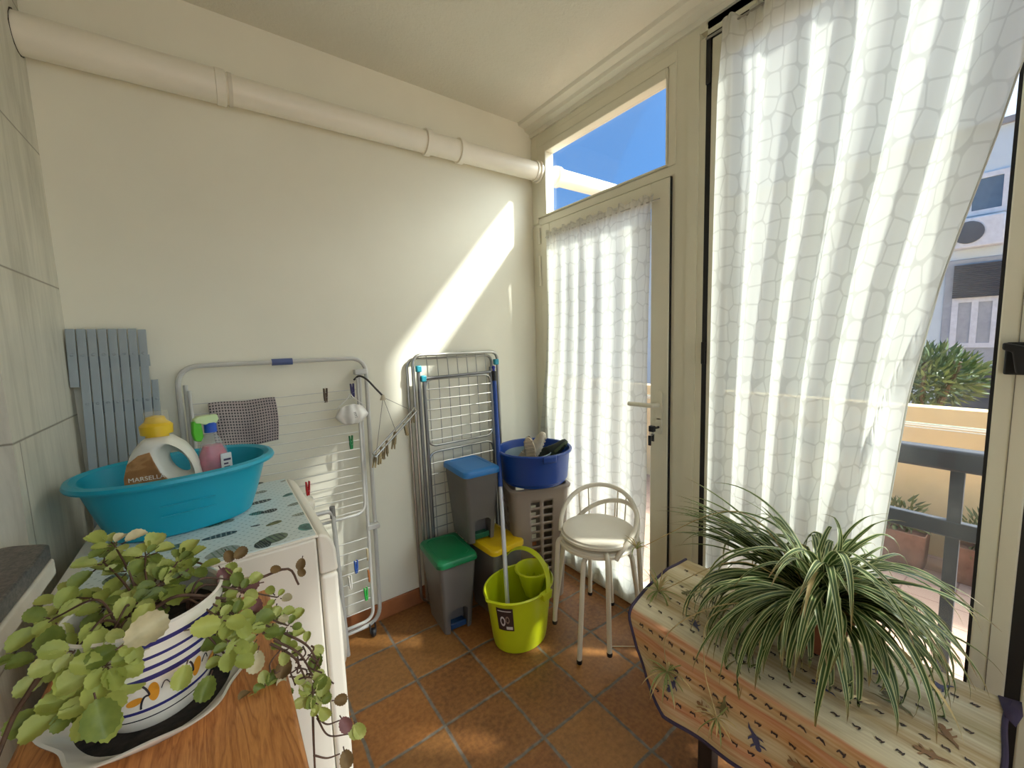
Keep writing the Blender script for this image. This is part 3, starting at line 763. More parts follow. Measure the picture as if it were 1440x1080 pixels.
# ------------------------------------------------------------------ pine side table, pot and plant
def pine():
    t = NT('orange_pine'); X = t.sep(t.pos())
    v = t.comb(t.math('MULTIPLY', X[0], 9.0), t.math('MULTIPLY', X[1], .9), t.math('MULTIPLY', X[2], 9.0))
    n = t.noise(2.5, v, 4, .5, .8); w = t.math('FRACT', t.math('MULTIPLY', n.outputs[0], 9.0))
    f = t.noise(60, v, 3)
    c = t.ramp(w, [(0, lin((176, 112, 58))), (.55, lin((206, 140, 78))), (.9, lin((150, 88, 42))), (1, lin((176, 112, 58)))])
    t.set(Base_Color=t.mix(.25, c, t.ramp(f.outputs[0], [(.3, lin((150, 90, 44))), (.7, lin((222, 160, 96)))])), Roughness=.42); return t.m
pn = pine()
TZ = .785
t = thing('side_table', 'tall orange pine side table holding the striped plant pot', 'table', (-1.72, -1.22, 0)); O = t.location
b = MB(); b.box(-1.893, -1.55, -1.62, -.835, TZ - .03, TZ); b.build('tabletop', pn, t, off=O, bevel=.006)
for x in (-1.875, -1.61):
    for y in (-1.59, -.90):
        b = MB(); b.box(x, x + .04, y, y + .04, 0, TZ - .03); b.build('leg', pn, t, off=O, bevel=.003)
b = MB(); b.box(-1.865, -1.58, -1.585, -1.565, TZ - .11, TZ - .03); b.box(-1.865, -1.58, -.885, -.865, TZ - .11, TZ - .03); b.box(-1.872, -1.852, -1.58, -.87, TZ - .11, TZ - .03); b.box(-1.593, -1.573, -1.58, -.87, TZ - .11, TZ - .03)
b.build('apron', pn, t, off=O)

PC = Vector((-1.727, -1.095, TZ))
glz = mat('white_glaze', (232, 226, 214), .16, var=.03, coat=.3)
soil = mat('dark_soil', (40, 32, 26), .95, var=.5, scale=60, bump=.8, bscale=120)
t = thing('saucer', 'wavy-edged white dish with dark wet soil in it, under the plant pot', 'dish', PC)
def wav(r, z, amp): return [Vector(((r + amp * math.cos(6 * a)) * math.cos(a) * 1.0, (r + amp * math.cos(6 * a)) * math.sin(a), z + amp * .35 * math.cos(6 * a))) for a in [2 * PI * k / 96 for k in range(96)]]
b = MB(); b.loft([wav(.085, .0, 0), wav(.092, .002, .001), wav(.108, .014, .005), wav(.125, .029, .010), wav(.126, .032, .010), wav(.121, .0315, .010), wav(.105, .018, .005), wav(.09, .008, .001)], 0); b.build('dish', glz, t)
b = MB(); b.lathe([(.0, .0105), (.06, .0105), (.096, .0115)], n=40); b.build('soil', soil, t)

pot = thing('plant_pot', 'white glazed pot with navy bands and ochre flowers, on a pine side table', 'plant pot', PC + Vector((0, 0, .011)))
navy = mat('navy_band_glaze', (52, 50, 112), .2, var=.06); ochre = mat('ochre_glaze', (214, 146, 44), .25, var=.1, scale=60); blk = mat('black_line_glaze', (44, 42, 52), .25, var=0)
def pr_(z): return interp([(0, .062), (.02, .071), (.05, .081), (.09, .0905), (.13, .096), (.16, .099)], z)
stops = [(0, 0), (.022, 2), (.0245, 0), (.036, 1), (.042, 0), (.090, 1), (.098, 0), (.107, 1), (.113, 0), (.124, 1), (.129, 0), (.143, 1), (.150, 0), (.163, 0)]
prof = [(0, 0), (.058, 0)]; ms = [0, 0]
for i, (z, k) in enumerate(stops):
    prof.append((pr_(z), z + .001)); ms.append(k)
    if i + 1 < len(stops) and stops[i + 1][0] - z > .02:
        zm = (z + stops[i + 1][0]) / 2; prof.append((pr_(zm), zm + .001)); ms.append(k)
prof += [(.100, .168), (.096, .170), (.092, .166), (.088, .13)]; ms += [0, 0, 0, 0]
b = MB(); b.lathe(prof, n=64, mat=ms[:len(prof) - 1])
def on_pot(a, z, lift=.0006): r = pr_(z) + lift; return Vector((r * math.cos(a), r * math.sin(a), z))
for k in range(10):
    a0 = -3.0 + k * .628
    for da, dz, ra, rz in ((0, -.004, .115, .0065), (.26, .004, .075, .0165)):
        b.add([on_pot(a0 + da + ra * math.cos(q), .066 + dz + rz * math.sin(q) + .02 * ra * math.cos(q), .0007) for q in [2 * PI * i / 18 for i in range(18)]], [tuple(range(18))], 3)
    b.tube([on_pot(a0 + .13 + .07 * math.sin(q * 1.5), .083 - .032 * q / PI + .004 * math.cos(q * 3), .0005) for q in [PI * i / 16 for i in range(17)]], .0014, 6, mat=2)
    b.tube([on_pot(a0 + .36 + .12 * i / 8, .070 + .010 * math.sin(i / 8 * PI), .0005) for i in range(9)], .0007, 5, mat=2)
b.build('body', [glz, navy, blk, ochre], pot)
b = MB(); b.lathe([(.0, .137), (.05, .139), (.0905, .132)], n=40); b.build('soil', soil, pot)

leafm = NT('ivy_leaf'); n_ = leafm.noise(25, leafm.obj(), 3); n2_ = leafm.noise(5, leafm.obj(), 2)
leafm.set(Base_Color=leafm.mix(.5, leafm.ramp(n_.outputs[0], [(.3, lin((142, 156, 64))), (.7, lin((186, 196, 100)))]), leafm.ramp(n2_.outputs[0], [(.35, lin((132, 148, 66))), (.62, lin((206, 208, 116)))])), Roughness=.5)
leafm.b.inputs['Subsurface Weight'].default_value = .0
def leafy(t):
    tl = t.n('ShaderNodeBsdfTranslucent'); t.link(t.b.inputs['Base Color'].links[0].from_socket, tl.inputs[0])
    mx = t.n('ShaderNodeMixShader'); mx.inputs[0].default_value = .3
    t.link(t.b.outputs[0], mx.inputs[1]); t.link(tl.outputs[0], mx.inputs[2]); t.link(mx.outputs[0], t.out.inputs[0]); return t.m
lf1 = leafy(leafm)
def leaf_variant(name, a, b_):
    q = NT(name); z = q.noise(40, q.obj(), 3); q.set(Base_Color=q.ramp(z.outputs[0], [(.3, lin(a)), (.7, lin(b_))]), Roughness=.5); return leafy(q)
lf5 = leaf_variant('dark_ivy_leaf', (106, 122, 52), (138, 152, 70)); lf6 = leaf_variant('pale_ivy_leaf', (168, 178, 90), (204, 208, 128))
lf2 = mat('pale_dry_leaf', (196, 184, 146), .6, var=.15, scale=30); lf3 = mat('purple_dry_leaf', (132, 88, 86), .6, var=.2, scale=30); lf4 = mat('brown_dry_leaf', (122, 96, 56), .7, var=.25, scale=30)
stemm = mat('brown_stem', (92, 66, 50), .7, var=.25, scale=40)
t = thing('trailing_plant', 'trailing plant with round scalloped green leaves growing from the striped pot', 'plant', PC + Vector((0, 0, .148))); O = t.location
LB = MB(); SB = MB(); rl = random.Random(11)
def leaf(p, tip, nrm, s, m=0):
    tip = (tip - nrm * tip.dot(nrm)).normalized(); sd = nrm.cross(tip); cup = rl.uniform(.05, .28); fold = rl.uniform(.0, .30); vs = [p + tip * s * .5 - nrm * s * .06]; n = 32
    for rad, lift in ((.55, .0), (1.0, cup)):
        for k in range(n):
            a = 2 * PI * k / n; sc_ = 1 + ((.045) * math.cos(16 * a) if rad == 1 else 0); nar = .88 + .12 * math.cos(a)
            q = p + tip * s * (.5 + .52 * rad * sc_ * math.cos(a)) + sd * s * .47 * rad * sc_ * nar * math.sin(a)
            q += nrm * s * (lift * (.35 + .65 * abs(math.sin(a))) + fold * rad * abs(math.sin(a)) * .5 - .16 * rad * max(0, math.cos(a)) ** 2)
            vs.append(q)
    fs = [(0, 1 + k, 1 + (k + 1) % n) for k in range(n)] + [(1 + k, 1 + n + k, 1 + n + (k + 1) % n, 1 + (k + 1) % n) for k in range(n)]
    LB.add(vs, fs, rl.choice((0, 0, 4, 5)) if m == 0 else m)
    SB.tube([p - tip * s * .22, p + tip * s * .1], .0011, 5)
up = Vector((0, 0, 1))
def rosette(c, r, n, s, face, m=None):
    """a whorl of leaves about c looking along face"""
    face = face.normalized(); u = face.orthogonal().normalized(); w = face.cross(u)
    for k in range(n):
        a = k * 2.4 + rl.uniform(-.3, .3); e_ = .25 + .75 * k / max(1, n - 1)
        d_ = (u * math.cos(a) + w * math.sin(a)); nr = (face * (1.15 - .55 * e_) + d_ * -.35 * (1 - e_) + Vector((rl.uniform(-.2, .2), rl.uniform(-.2, .2), rl.uniform(-.1, .2)))).normalized()
        leaf(c + d_ * r * e_ * .7 - face * r * .25 * e_, d_ + face * .25, nr, s * (.55 + .5 * e_) * rl.uniform(.85, 1.15), (m if m is not None else (0 if rl.random() < .97 else 1)))
toc = lambda p: (CAM - p).normalized()
def stem(pts, r=.0022):
    P = bez(pts, 18); SB.tube(P, [r * (1.15 - .45 * i / len(P)) for i in range(len(P))], 7); return P
root = PC + Vector((0, 0, .15))
def P_(px, py, y): return at(px, py, 'y', y)
# front-left mound over the rim
for px, py, y, n, s in ((150, 935, -1.20, 7, .040), (105, 915, -1.17, 6, .036), (186, 897, -1.19, 3, .032), (135, 985, -1.20, 5, .040), (85, 935, -1.15, 4, .032), (105, 990, -1.19, 4, .036), (75, 870, -1.08, 3, .032), (160, 885, -1.16, 3, .03)):
    p = P_(px, py, y); rosette(p, .024, n + 3, s * .92, toc(p) * 1.1 + up * .35)
    stem([root + Vector((rl.uniform(-.03, .0), rl.uniform(-.04, 0), 0)), (root + p) / 2 + Vector((0, -.01, .035)), p], .0018)
leaf(P_(176, 905, -1.235), Vector((.5, -.3, .35)), toc(P_(176, 890, -1.22)), .046, 1)
leaf(P_(135, 985, -1.235), Vector((.1, -.2, -.9)), toc(P_(140, 985, -1.22)), .045, 0)
leaf(P_(60, 1000, -1.17), Vector((-.8, .1, -.3)), toc(P_(50, 1000, -1.17)), .034, 4)
# mound inside and behind the rim
for px, py, y, n, s in ((205, 780, -1.00, 6, .032), (250, 790, -1.02, 6, .032), (180, 800, -1.00, 5, .034), (225, 820, -1.06, 6, .034), (150, 850, -1.06, 5, .034), (185, 850, -1.09, 6, .030), (160, 765, -.97, 4, .028), (265, 800, -1.04, 4, .032), (110, 855, -1.02, 3, .032), (90, 840, -1.0, 3, .030), (145, 790, -.98, 2, .036), (245, 840, -1.08, 4, .026)):
    p = P_(px, py, y); rosette(p, .026, n + 3, s, up * .8 + toc(p) * .35)
    stem([root + Vector((rl.uniform(-.03, .03), rl.uniform(-.02, .03), -.01)), (root + p) / 2 + Vector((0, 0, .01)), p], .0018)
# right-hand clusters
for px, py, y, n, s in ((330, 865, -1.16, 8, .028), (345, 885, -1.17, 7, .030), (325, 905, -1.18, 7, .028), (340, 830, -1.12, 6, .026), (385, 870, -1.13, 7, .024), (405, 880, -1.14, 7, .022), (400, 905, -1.15, 6, .022), (330, 815, -1.10, 5, .024), (310, 870, -1.17, 4, .028), (365, 890, -1.15, 5, .024), (390, 840, -1.09, 5, .02), (430, 905, -1.15, 3, .022), (320, 925, -1.18, 4, .028)):
    p = P_(px, py, y); rosette(p, .020, n, s, toc(p) * .8 + up * .4)
    stem([root + Vector((.05, -.02, .0)), (root + p) / 2 + Vector((.01, -.005, .03)), p], .0018)
for px, py, y, s, m in ((268, 885, -1.19, .036, 0), (262, 935, -1.20, .030, 0), (296, 950, -1.20, .032, 0), (310, 800, -1.08, .030, 2), (365, 820, -1.10, .032, 2), (360, 840, -1.12, .032, 2), (363, 915, -1.16, .032, 1), (425, 785, -1.02, .022, 3), (420, 800, -1.02, .018, 3), (318, 775, -1.03, .022, 3), (330, 785, -1.04, .024, 3), (395, 800, -1.05, .018, 3), (405, 925, -1.16, .03, 3)):
    p = P_(px, py, y); leaf(p, Vector((rl.uniform(-.5, .5), -.2, rl.uniform(-.9, .3))), toc(p), s, m)
stem([root + Vector((.04, 0, .01)), P_(300, 835, -1.10), P_(360, 815, -1.06), P_(405, 800, -1.03), P_(420, 822, -1.03)], .0028)
stem([root + Vector((-.04, -.03, .0)), P_(200, 870, -1.12), P_(250, 838, -1.13), P_(318, 842, -1.14)], .0030)
stem([root + Vector((-.02, 0, .0)), P_(230, 800, -1.02), P_(270, 790, -1.0), P_(300, 800, -1.02)], .0022)
# dead tangle hanging over the table edge, then two green tips and a dry one
for i in range(24):
    p = P_(rl.uniform(390, 445), rl.uniform(905, 955), rl.uniform(-1.19, -1.13)); q = p + Vector((rl.uniform(-.02, .03), rl.uniform(-.03, .02), rl.uniform(-.03, .012)))
    SB.tube(bez([p, (p + q) / 2 + Vector((rl.uniform(-.01, .01), 0, rl.uniform(-.012, .012))), q], 8), .0014, 5)
for px, py, y, n, s in ((375, 972, -1.17, 8, .024), (392, 978, -1.18, 6, .022), (440, 975, -1.19, 8, .026), (435, 955, -1.18, 5, .024), (448, 990, -1.20, 5, .024)):
    p = P_(px, py, y); rosette(p, .014, n, s, toc(p) * .7 + Vector((.1, -.3, -.1)))
for a_, b_ in (((385, 900), (440, 950)), ((400, 890), (450, 940)), ((380, 905), (430, 955))):
    stem([P_(a_[0], a_[1], -1.15), P_((a_[0] + b_[0]) / 2 + 8, (a_[1] + b_[1]) / 2 - 6, -1.17), P_(b_[0], b_[1], -1.18)], .002)
stem([P_(440, 960, -1.18), P_(440, 1000, -1.20), P_(441, 1040, -1.20), P_(443, 1085, -1.20)], .0022)
stem([P_(440, 1000, -1.20), P_(458, 1018, -1.20), P_(478, 1013, -1.20)], .0015); stem([P_(446, 1010, -1.20), P_(462, 1034, -1.20), P_(492, 1032, -1.20)], .0015); stem([P_(441, 1062, -1.20), P_(460, 1066, -1.20), P_(478, 1060, -1.20)], .0015)
leaf(P_(480, 1010, -1.20), Vector((.3, -.2, -.8)), toc(P_(486, 1018, -1.2)), .026, 2); leaf(P_(492, 1022, -1.20), Vector((.4, -.2, -.8)), toc(P_(500, 1030, -1.2)), .024, 0)
leaf(P_(500, 1018, -1.20), Vector((.3, -.1, -.9)), toc(P_(500, 1025, -1.2)), .026, 0); leaf(P_(484, 1055, -1.20), Vector((.1, -.1, -.9)), toc(P_(484, 1065, -1.2)), .028, 3)
leaf(P_(470, 985, -1.20), Vector((.8, -.1, -.3)), toc(P_(476, 990, -1.2)), .022, 3)
# woody runner at the far left
stem([P_(60, 945, -1.15), P_(40, 975, -1.17), P_(18, 1010, -1.20), P_(-8, 1075, -1.24)], .0032)
leaf(P_(48, 928, -1.13), Vector((-.8, .1, .1)), (toc(P_(40, 930, -1.13)) + up).normalized(), .026, 0); leaf(P_(24, 927, -1.12), Vector((-.8, 0, .1)), up, .022, 0)
LB.build('foliage', [lf1, lf2, lf3, lf4, lf5, lf6], t, off=O, recalc=False, ang=1.5)
SB.build('stem', stemm, t, off=O)
# a fallen dry leaf on the table
p = at(336, 985, 'z', TZ + .004); LB = MB(); SB = MB()
leaf(p, Vector((.6, .5, .1)), up, .02, 0); tag(LB.build('dry_leaf', [lf4, lf4, lf4, lf4, lf4, lf4], recalc=False), 'small crumpled dry leaf lying on the pine side table', 'leaf')
# ------------------------------------------------------------------ slatted panel, drying racks, pegs
grey = mat('grey_blue_paint', (150, 160, 166), .45, var=.04, scale=6)
t = thing('slatted_panel', 'folded grey-blue slatted wooden panel leaning in the corner behind the basin', 'slatted panel', (-1.88, -.06, 0)); O = t.location
def ly(z, y0=-.026, y1=-.142, H=1.44): return y1 + (y0 - y1) * z / H
for i in range(9):
    x0 = -1.984 + i * .0246; z1 = 1.44 if i < 7 else (1.437 if i == 7 else 1.262); z0 = 1.252 if i == 0 else .02
    sh_ = 0 if i == 0 else .0
    b = MB()
    vs = []
    for z in (z0, z1):
        dx = -(1.44 - z) * .020
        w_ = .0215 if i != 8 else .018
        vs += [(x0 + dx, ly(z) - .010, z), (x0 + dx + w_, ly(z) - .010, z), (x0 + dx + w_, ly(z), z), (x0 + dx, ly(z), z)]
    b.add(vs, [(3, 2, 1, 0), (4, 5, 6, 7), (0, 1, 5, 4), (1, 2, 6, 5), (2, 3, 7, 6), (3, 0, 4, 7)])
    for z in (1.355, 1.195):
        if z0 < z < z1:
            dx = -(1.44 - z) * .020
            b.lathe([(.0046, 0), (.0042, .0016), (0, .0022)], n=10, T=Matrix.Translation((x0 + dx + .0105, ly(z) - .010, z)) @ Matrix.Rotation(PI / 2, 4, 'X'))
    b.build('slat', grey, t, off=O, bevel=.0012)
for z in (1.33, 1.18, .6, .1):
    b = MB(); b.box(-1.958, -1.79, ly(z) + .001, ly(z) + .016, z - .02, z + .02); b.build('cross_bar', grey, t, off=O)

wtube = mat('white_lacquered_tube', (196, 195, 190), .3, .0, var=.03); wwire = mat('white_coated_wire', (206, 204, 198), .35, var=.02)
blue = mat('blue_plastic', (34, 84, 168), .35, var=.04); blueclip = mat('slate_blue_clip', (78, 92, 138), .4, var=.03)
def lean(z, y0, y1, H=1.3): return y1 + (y0 - y1) * z / H
t = thing('clothes_airer', 'wide white folded clothes airer with pegs and a checked cloth, against the cream wall', 'clothes airer', (-1.38, -.06, 0)); O = t.location
def loop_xz(x0, x1, z0, z1, yf, r, rad=.06, xs=0.0, seg=8):
    """closed rectangular tube loop in the leaning plane; xs shifts the foot of the right side"""
    pts = [(x0, yf(z0), z0), (x1 + xs, yf(z0), z0), (x1, yf(z1), z1), (x0, yf(z1), z1)]
    b = MB(); b.tube(fillet(pts, rad, seg, True), r, 10, True); return b
yf1 = lambda z: lean(z, -.026, -.085)
loop_xz(-1.722, -1.046, .052, 1.302, yf1, .0092, .075, -.03).build('outer_frame', wtube, t, off=O)
yf2 = lambda z: lean(z, -.047, -.106)
def u_xz(x0, x1, z0, z1, yf, r, rad, xs):
    b = MB(); b.tube(fillet([(x0, yf(z1), z1), (x0, yf(z0), z0), (x1 + xs, yf(z0), z0), (x1, yf(z1), z1)], rad, 8), r, 10); return b
u_xz(-1.700, -1.085, .088, 1.235, yf2, .0075, .05, -.028).build('wing_frame', wtube, t, off=O)
yf3 = lambda z: lean(z, -.062, -.118)
u_xz(-1.690, -1.100, .60, 1.215, yf3, .0060, .05, -.012).build('wing_frame', wtube, t, off=O)
for i in range(9):
    z = 1.165 - i * .036 * 1.06; x1 = -1.104 - (1.195 - z) * .02
    b = MB(); b.tube([(-1.688, yf3(z), z), ((-1.688 + x1) / 2, yf3(z), z - .004), (x1, yf3(z), z)], .0018, 6); b.build('wire', wwire, t, off=O)
for i in range(7):
    z = .815 - i * .033; x1 = -1.106 - (1.195 - z) * .02
    b = MB(); b.tube([(-1.688, yf3(z) + (.0 if z > .6 else .012), z), (x1, yf3(z) + (0 if z > .6 else .012), z)], .0018, 6); b.build('wire', wwire, t, off=O)
for i in range(8):
    z = .478 - i * .0475; x1 = -1.086 - (1.2 - z) * .0225
    b = MB(); b.tube([(-1.698, yf2(z), z), (x1, yf2(z), z)], .0022, 6); b.build('wire', wwire, t, off=O)
b = MB(); b.tube(fillet([(-1.245, -.150, .0), (-1.253, -.108, .655), (-1.66, -.108, .655), (-1.66, -.150, .0)], .03, 5), .0095, 10); b.build('leg', wtube, t, off=O)
b = MB(); b.tube([(-1.253, -.1075, .62), (-1.2535, -.1073, .672)], .0115, 10); b.build('end_cap', mat('grey_end_cap', (132, 130, 126), .5), t, off=O)
b = MB(); b.tube([(-1.42, yf1(1.302), 1.302), (-1.345, yf1(1.302), 1.302)], .0135, 12); b.build('clip', blueclip, t, off=O)
for z in (.52, 1.24):
    b = MB(); b.box(-1.105, -1.05, yf1(z) - .03, yf1(z) + .006, z - .012, z + .012); b.build('hinge', wtube, t, off=O, bevel=.004)
b = MB(); b.lathe([(0, -.009), (.017, -.009), (.020, -.004), (.020, .004), (.017, .009), (0, .009)], n=24, T=Matrix.Translation((-1.118, -.100, .021)) @ Matrix.Rotation(PI / 2, 4, 'Y'))
b.build('wheel', M['gasket'], t, off=O)
b = MB(); b.box(-1.132, -1.128, -.106, -.09, .02, .06); b.box(-1.108, -1.104, -.106, -.09, .02, .06); b.build('wheel_fork', mat('dark_grey_fork', (60, 60, 62), .5), t, off=O)

# cloth over the top wires
def hound():
    t = NT('black_and_white_check_weave'); X = t.sep(t.uv())
    a = t.math('FRACT', t.math('MULTIPLY', X[0], 24.0)); c = t.math('FRACT', t.math('MULTIPLY', X[1], 18.0))
    d1 = t.math('LESS_THAN', t.math('ADD', t.math('ABSOLUTE', t.math('SUBTRACT', a, .5)), t.math('ABSOLUTE', t.math('SUBTRACT', c, .5))), .36)
    n = t.noise(9, t.obj(), 3)
    t.set(Base_Color=t.mix(d1, t.ramp(n.outputs[0], [(.3, lin((150, 138, 138))), (.7, lin((176, 164, 160)))]), lin((46, 44, 52))), Roughness=.9); return t.m
def cf(u, v):
    x = -1.640 + .212 * u + .012 * math.sin(3 * v) * (u - .3); s_ = (v - .12) * .19
    z0 = 1.166 + .002 * math.sin(9 * u)
    if v < .12: return Vector((x, yf3(1.16) + .010 + .004 * v, z0 + (v - .12) * .5))
    return Vector((x + .012 * v * (1 - u), yf3(1.16) - .008 - .006 * math.sin(5 * u + 2 * v) * v - .004 * math.sin(11 * u) * v - .01 * v, z0 - s_ - .012 * v * math.sin(2.5 * u)))
b = MB(); b.grid(40, 30, cf, 0, lambda u, v: (u, v))
tag(b.build('cleaning_cloth', hound(), solid=.002, ang=2, recalc=False), 'black and white checked cloth draped over the top wires of the white airer', 'cloth')

def peg_mb():
    b = MB()
    for s_ in (-1, 1):
        b.prism([(s_ * .0012, -.020), (s_ * .0012, .004), (s_ * .0045, .040), (s_ * .0085, .040), (s_ * .0075, .004), (s_ * .0050, -.021)], -.005, .005, ax=1)
    b.tube([(0.0045 * math.cos(a), .0062 - .0124 * i / 40, .004 + .0045 * math.sin(a)) for i, a in enumerate([4 * PI * k / 40 for k in range(41)])], .0009, 5, mat=1)
    return b
def peg(px, py, y, c, lab, rz=PI / 2, tilt=0, cat='clothes peg', L=None, flip=1):
    p = at(px, py, 'y', y)
    o = peg_mb().build('clothes_peg', [c, M['steel']], bevel=.0008)
    o.location = p; o.rotation_euler = (tilt, 0 if flip > 0 else PI, rz); return tag(o, lab, cat, 'pegs on the white airer')
wood = mat('weathered_wood', (150, 134, 100), .6, var=.1); brownp = mat('brown_plastic', (96, 78, 62), .5, var=.05); indigo = mat('indigo_plastic', (44, 40, 96), .4, var=.05)
greenp = mat('dark_green_plastic', (28, 112, 62), .4, var=.05); greenb = mat('bright_green_peg', (40, 178, 70), .4, var=.05); redp = mat('red_peg', (186, 38, 44), .4, var=.05); orangep = mat('orange_brown_peg', (186, 116, 60), .5, var=.05); beige = mat('beige_peg', (206, 192, 158), .5, var=.05); whitep = mat('white_peg', (224, 222, 214), .4, var=.02)
peg(458, 559, yf3(1.15) , brownp, 'brown clothes peg alone on the upper wire of the white airer', .35, .05)
peg(496, 552, -.085, indigo, 'dark indigo clothes peg holding the face mask straps', .3, -.05)
peg(494, 625, yf3(.95), greenp, 'dark green clothes peg below the hanging face mask', .3, .04)
peg(501, 800, yf2(.36), blue, 'blue clothes peg on the low wires of the white airer', .3, .03)
peg(518, 782, yf2(.43), beige, 'beige clothes peg at the right end of a low airer wire, above the orange-brown one', .3, .1)
peg(493, 822, yf2(.29), whitep, 'white clothes peg on the low wires just below the blue one', .3, -.05)
peg(520, 812, yf2(.30), orangep, 'orange-brown clothes peg at the right end of a low airer wire', .3, .03)
peg(515, 838, yf2(.20), greenb, 'bright green clothes peg on the lowest wires of the white airer', .3, -.03)
peg(433, 690, yf3(.74) - .01, redp, 'red clothes peg showing just past the washing machine corner', .3, .1)

# face mask
t = thing('face_mask', 'white folded face mask hanging by its straps from an indigo peg', 'face mask', at(495, 582, 'y', -.105)); mk = mat('white_mask_fabric', (226, 224, 218), .85, var=.03, scale=30)
b = MB()
def mf(u, v):
    a = (u - .5) * 2; w = (v - .5) * 2
    wid = .070 * (1 - .28 * max(0, w) - .42 * max(0, -w) ** 1.4)
    return Vector((a * wid, -.030 * (1 - a * a) * (1 - w * w * .7) + .004 * math.sin(9 * a), w * .044 * (1 - .25 * a * a) - .006 * a * a))
b.grid(24, 16, mf); b.build('shell', mk, t, solid=.0015, ang=2)
for s_ in (-1, 1):
    b = MB(); b.tube(bez([(s_ * .062, .0, .030), (s_ * .035, .0, .050), (s_ * .008, .004, .075), (s_ * .004, .006, .088)], 12), .0016, 6)
    b.tube(bez([(s_ * .066, .0, -.004), (s_ * .05, .004, .035), (s_ * .014, .006, .07), (s_ * .002, .006, .088)], 12), .0014, 6); b.build('strap', mk, t)
ml = mat('grey_mask_print', (120, 120, 124), .8, var=0)
letters('FFP2', .014, Matrix.Translation((.006, -.0318, -.002)) @ Matrix.Rotation(math.radians(75), 4, 'Y') @ Matrix.Rotation(PI / 2, 4, 'X'), ml, t)

# peg hanger between the two racks
t = thing('peg_hanger', 'metal rail hanger with a row of small wooden pegs, hung between the two racks', 'peg hanger', (-.98, -.12, 1.0)); O = t.location
Ra, Rb = Vector((-1.072, -.150, .872)), Vector((-.848, -.105, 1.046)); hub = Vector((-1.012, -.135, 1.125))
b = MB()
for d_ in (Vector((0, .016, .004)), Vector((0, -.016, -.004))): b.tube([Ra + d_, Rb + d_], .0045, 8)
b.tube([Ra + Vector((0, .018, .004)), Ra + Vector((0, -.018, -.004))], .005, 8); b.tube([Rb + Vector((0, .018, .004)), Rb + Vector((0, -.018, -.004))], .005, 8)
b.build('rail', M['steel'], t, off=O)
b = MB(); b.lathe([(.004, -.014), (.014, -.012), (.006, .010), (0, .012)], hub, 16); b.build('hub', mat('beige_hub', (188, 176, 150), .5), t, off=O)
for q in (.04, .5, .95):
    b = MB(); b.tube([hub, Ra.lerp(Rb, q)], .0012, 5); b.build('string', mat('grey_string', (128, 122, 112), .8), t, off=O)
b = MB(); b.tube(bez([hub + Vector((-.002, 0, .008)), hub + Vector((-.024, .02, .040)), hub + Vector((-.052, .05, .082)), Vector((-1.088, -.056, 1.222)), Vector((-1.108, -.042, 1.205))], 20), .0045, 8)
b.build('hook', mat('dark_hook', (74, 70, 66), .4, .4), t, off=O)
for i, q in enumerate((.02, .10, .18, .24, .30, .42, .49, .70, .95)):
    b = peg_mb(); p = Ra.lerp(Rb, q) + Vector((0, (-1) ** i * .012, -.022))
    Rm_ = Matrix.Rotation(.5 + .6 * ((i * 37) % 5 - 2), 3, 'Z') @ Matrix.Rotation(.18 * ((i * 13) % 5 - 2), 3, 'X') @ Matrix.Rotation(PI, 3, 'X')
    b.v = [Rm_ @ v for v in b.v]; o = b.build('peg', [wood, M['steel']], t, bevel=.0006); o.location = p - O

# narrow steel airer
st = M['steel']
teal = mat('teal_clip', (40, 150, 170), .4, var=.03)
t = thing('clothes_airer', 'narrow folded steel airer standing behind the pedal bins', 'clothes airer', (-.58, -.04, 0)); O = t.location
g1 = lambda z: lean(z, -.018, -.034)
def loop2(x0, x1, z0, z1, y, r, nm, rad=.05, m=st):
    b = MB(); b.tube(fillet([(x0, y(z0), z0), (x1, y(z0), z0), (x1, y(z1), z1), (x0, y(z1), z1)], rad, 8, True), r, 10, True); return b.build(nm, m, t, off=O)
loop2(-.845, -.345, .012, 1.285, lambda z: g1(z) + .004, .0075, 'rear_frame')
loop2(-.822, -.318, .012, 1.302, lambda z: g1(z) - .016, .0085, 'front_frame')
yw = lambda z: g1(z) - .028
for x in (-.800, -.775):
    b = MB(); b.tube([(x, yw(0) - (.004 if x < -.79 else .010), .01), (x, yw(1.2) - (.0 if x < -.79 else .004), 1.225 if x < -.79 else 1.185)], .0085, 10); b.build('leg', mat('dull_steel', (132, 132, 132), .4, .8), t, off=O)
for x in (-.352, -.375):
    b = MB(); b.tube([(x, yw(0) - .006, .01), (x, yw(1.2), 1.22)], .0075, 10); b.build('leg', mat('dull_steel_tube', (132, 132, 132), .4, .8), t, off=O)
b = MB(); b.tube([(-.775, yw(1.19) - .004, 1.185), (-.375, yw(1.19) - .004, 1.192)], .0075, 10); b.build('cross_bar', mat('dull_steel_bar', (120, 120, 120), .4, .8), t, off=O)
for x, z in ((-.800, 1.235), (-.338, 1.245), (-.778, 1.185)):
    b = MB(); b.box(x - .014, x + .014, yw(z) - .016, yw(z) + .008, z - .016, z + .016); b.build('clip', teal, t, off=O, bevel=.005)
loop2(-.768, -.378, .838, 1.18, yw, .0065, 'upper_wing_frame', .05)
loop2(-.768, -.378, .05, .806, yw, .0065, 'lower_wing_frame', .05)
for x in (-.748, -.690, -.632, -.575, -.517, -.460, -.402):
    b = MB(); b.tube([(x, yw(1.29) + .012, 1.298), (x, yw(1.18) + .002, 1.18), (x, yw(.84), .838)], .0022, 6); b.tube([(x, yw(.8), .804), (x, yw(.05), .052)], .0022, 6); b.build('wire', st, t, off=O)
for i in range(6):
    z = 1.128 - i * .052; b = MB(); b.tube([(-.768, yw(z) - .003, z), (-.378, yw(z) - .003, z)], .0024, 6); b.build('wire', st, t, off=O)
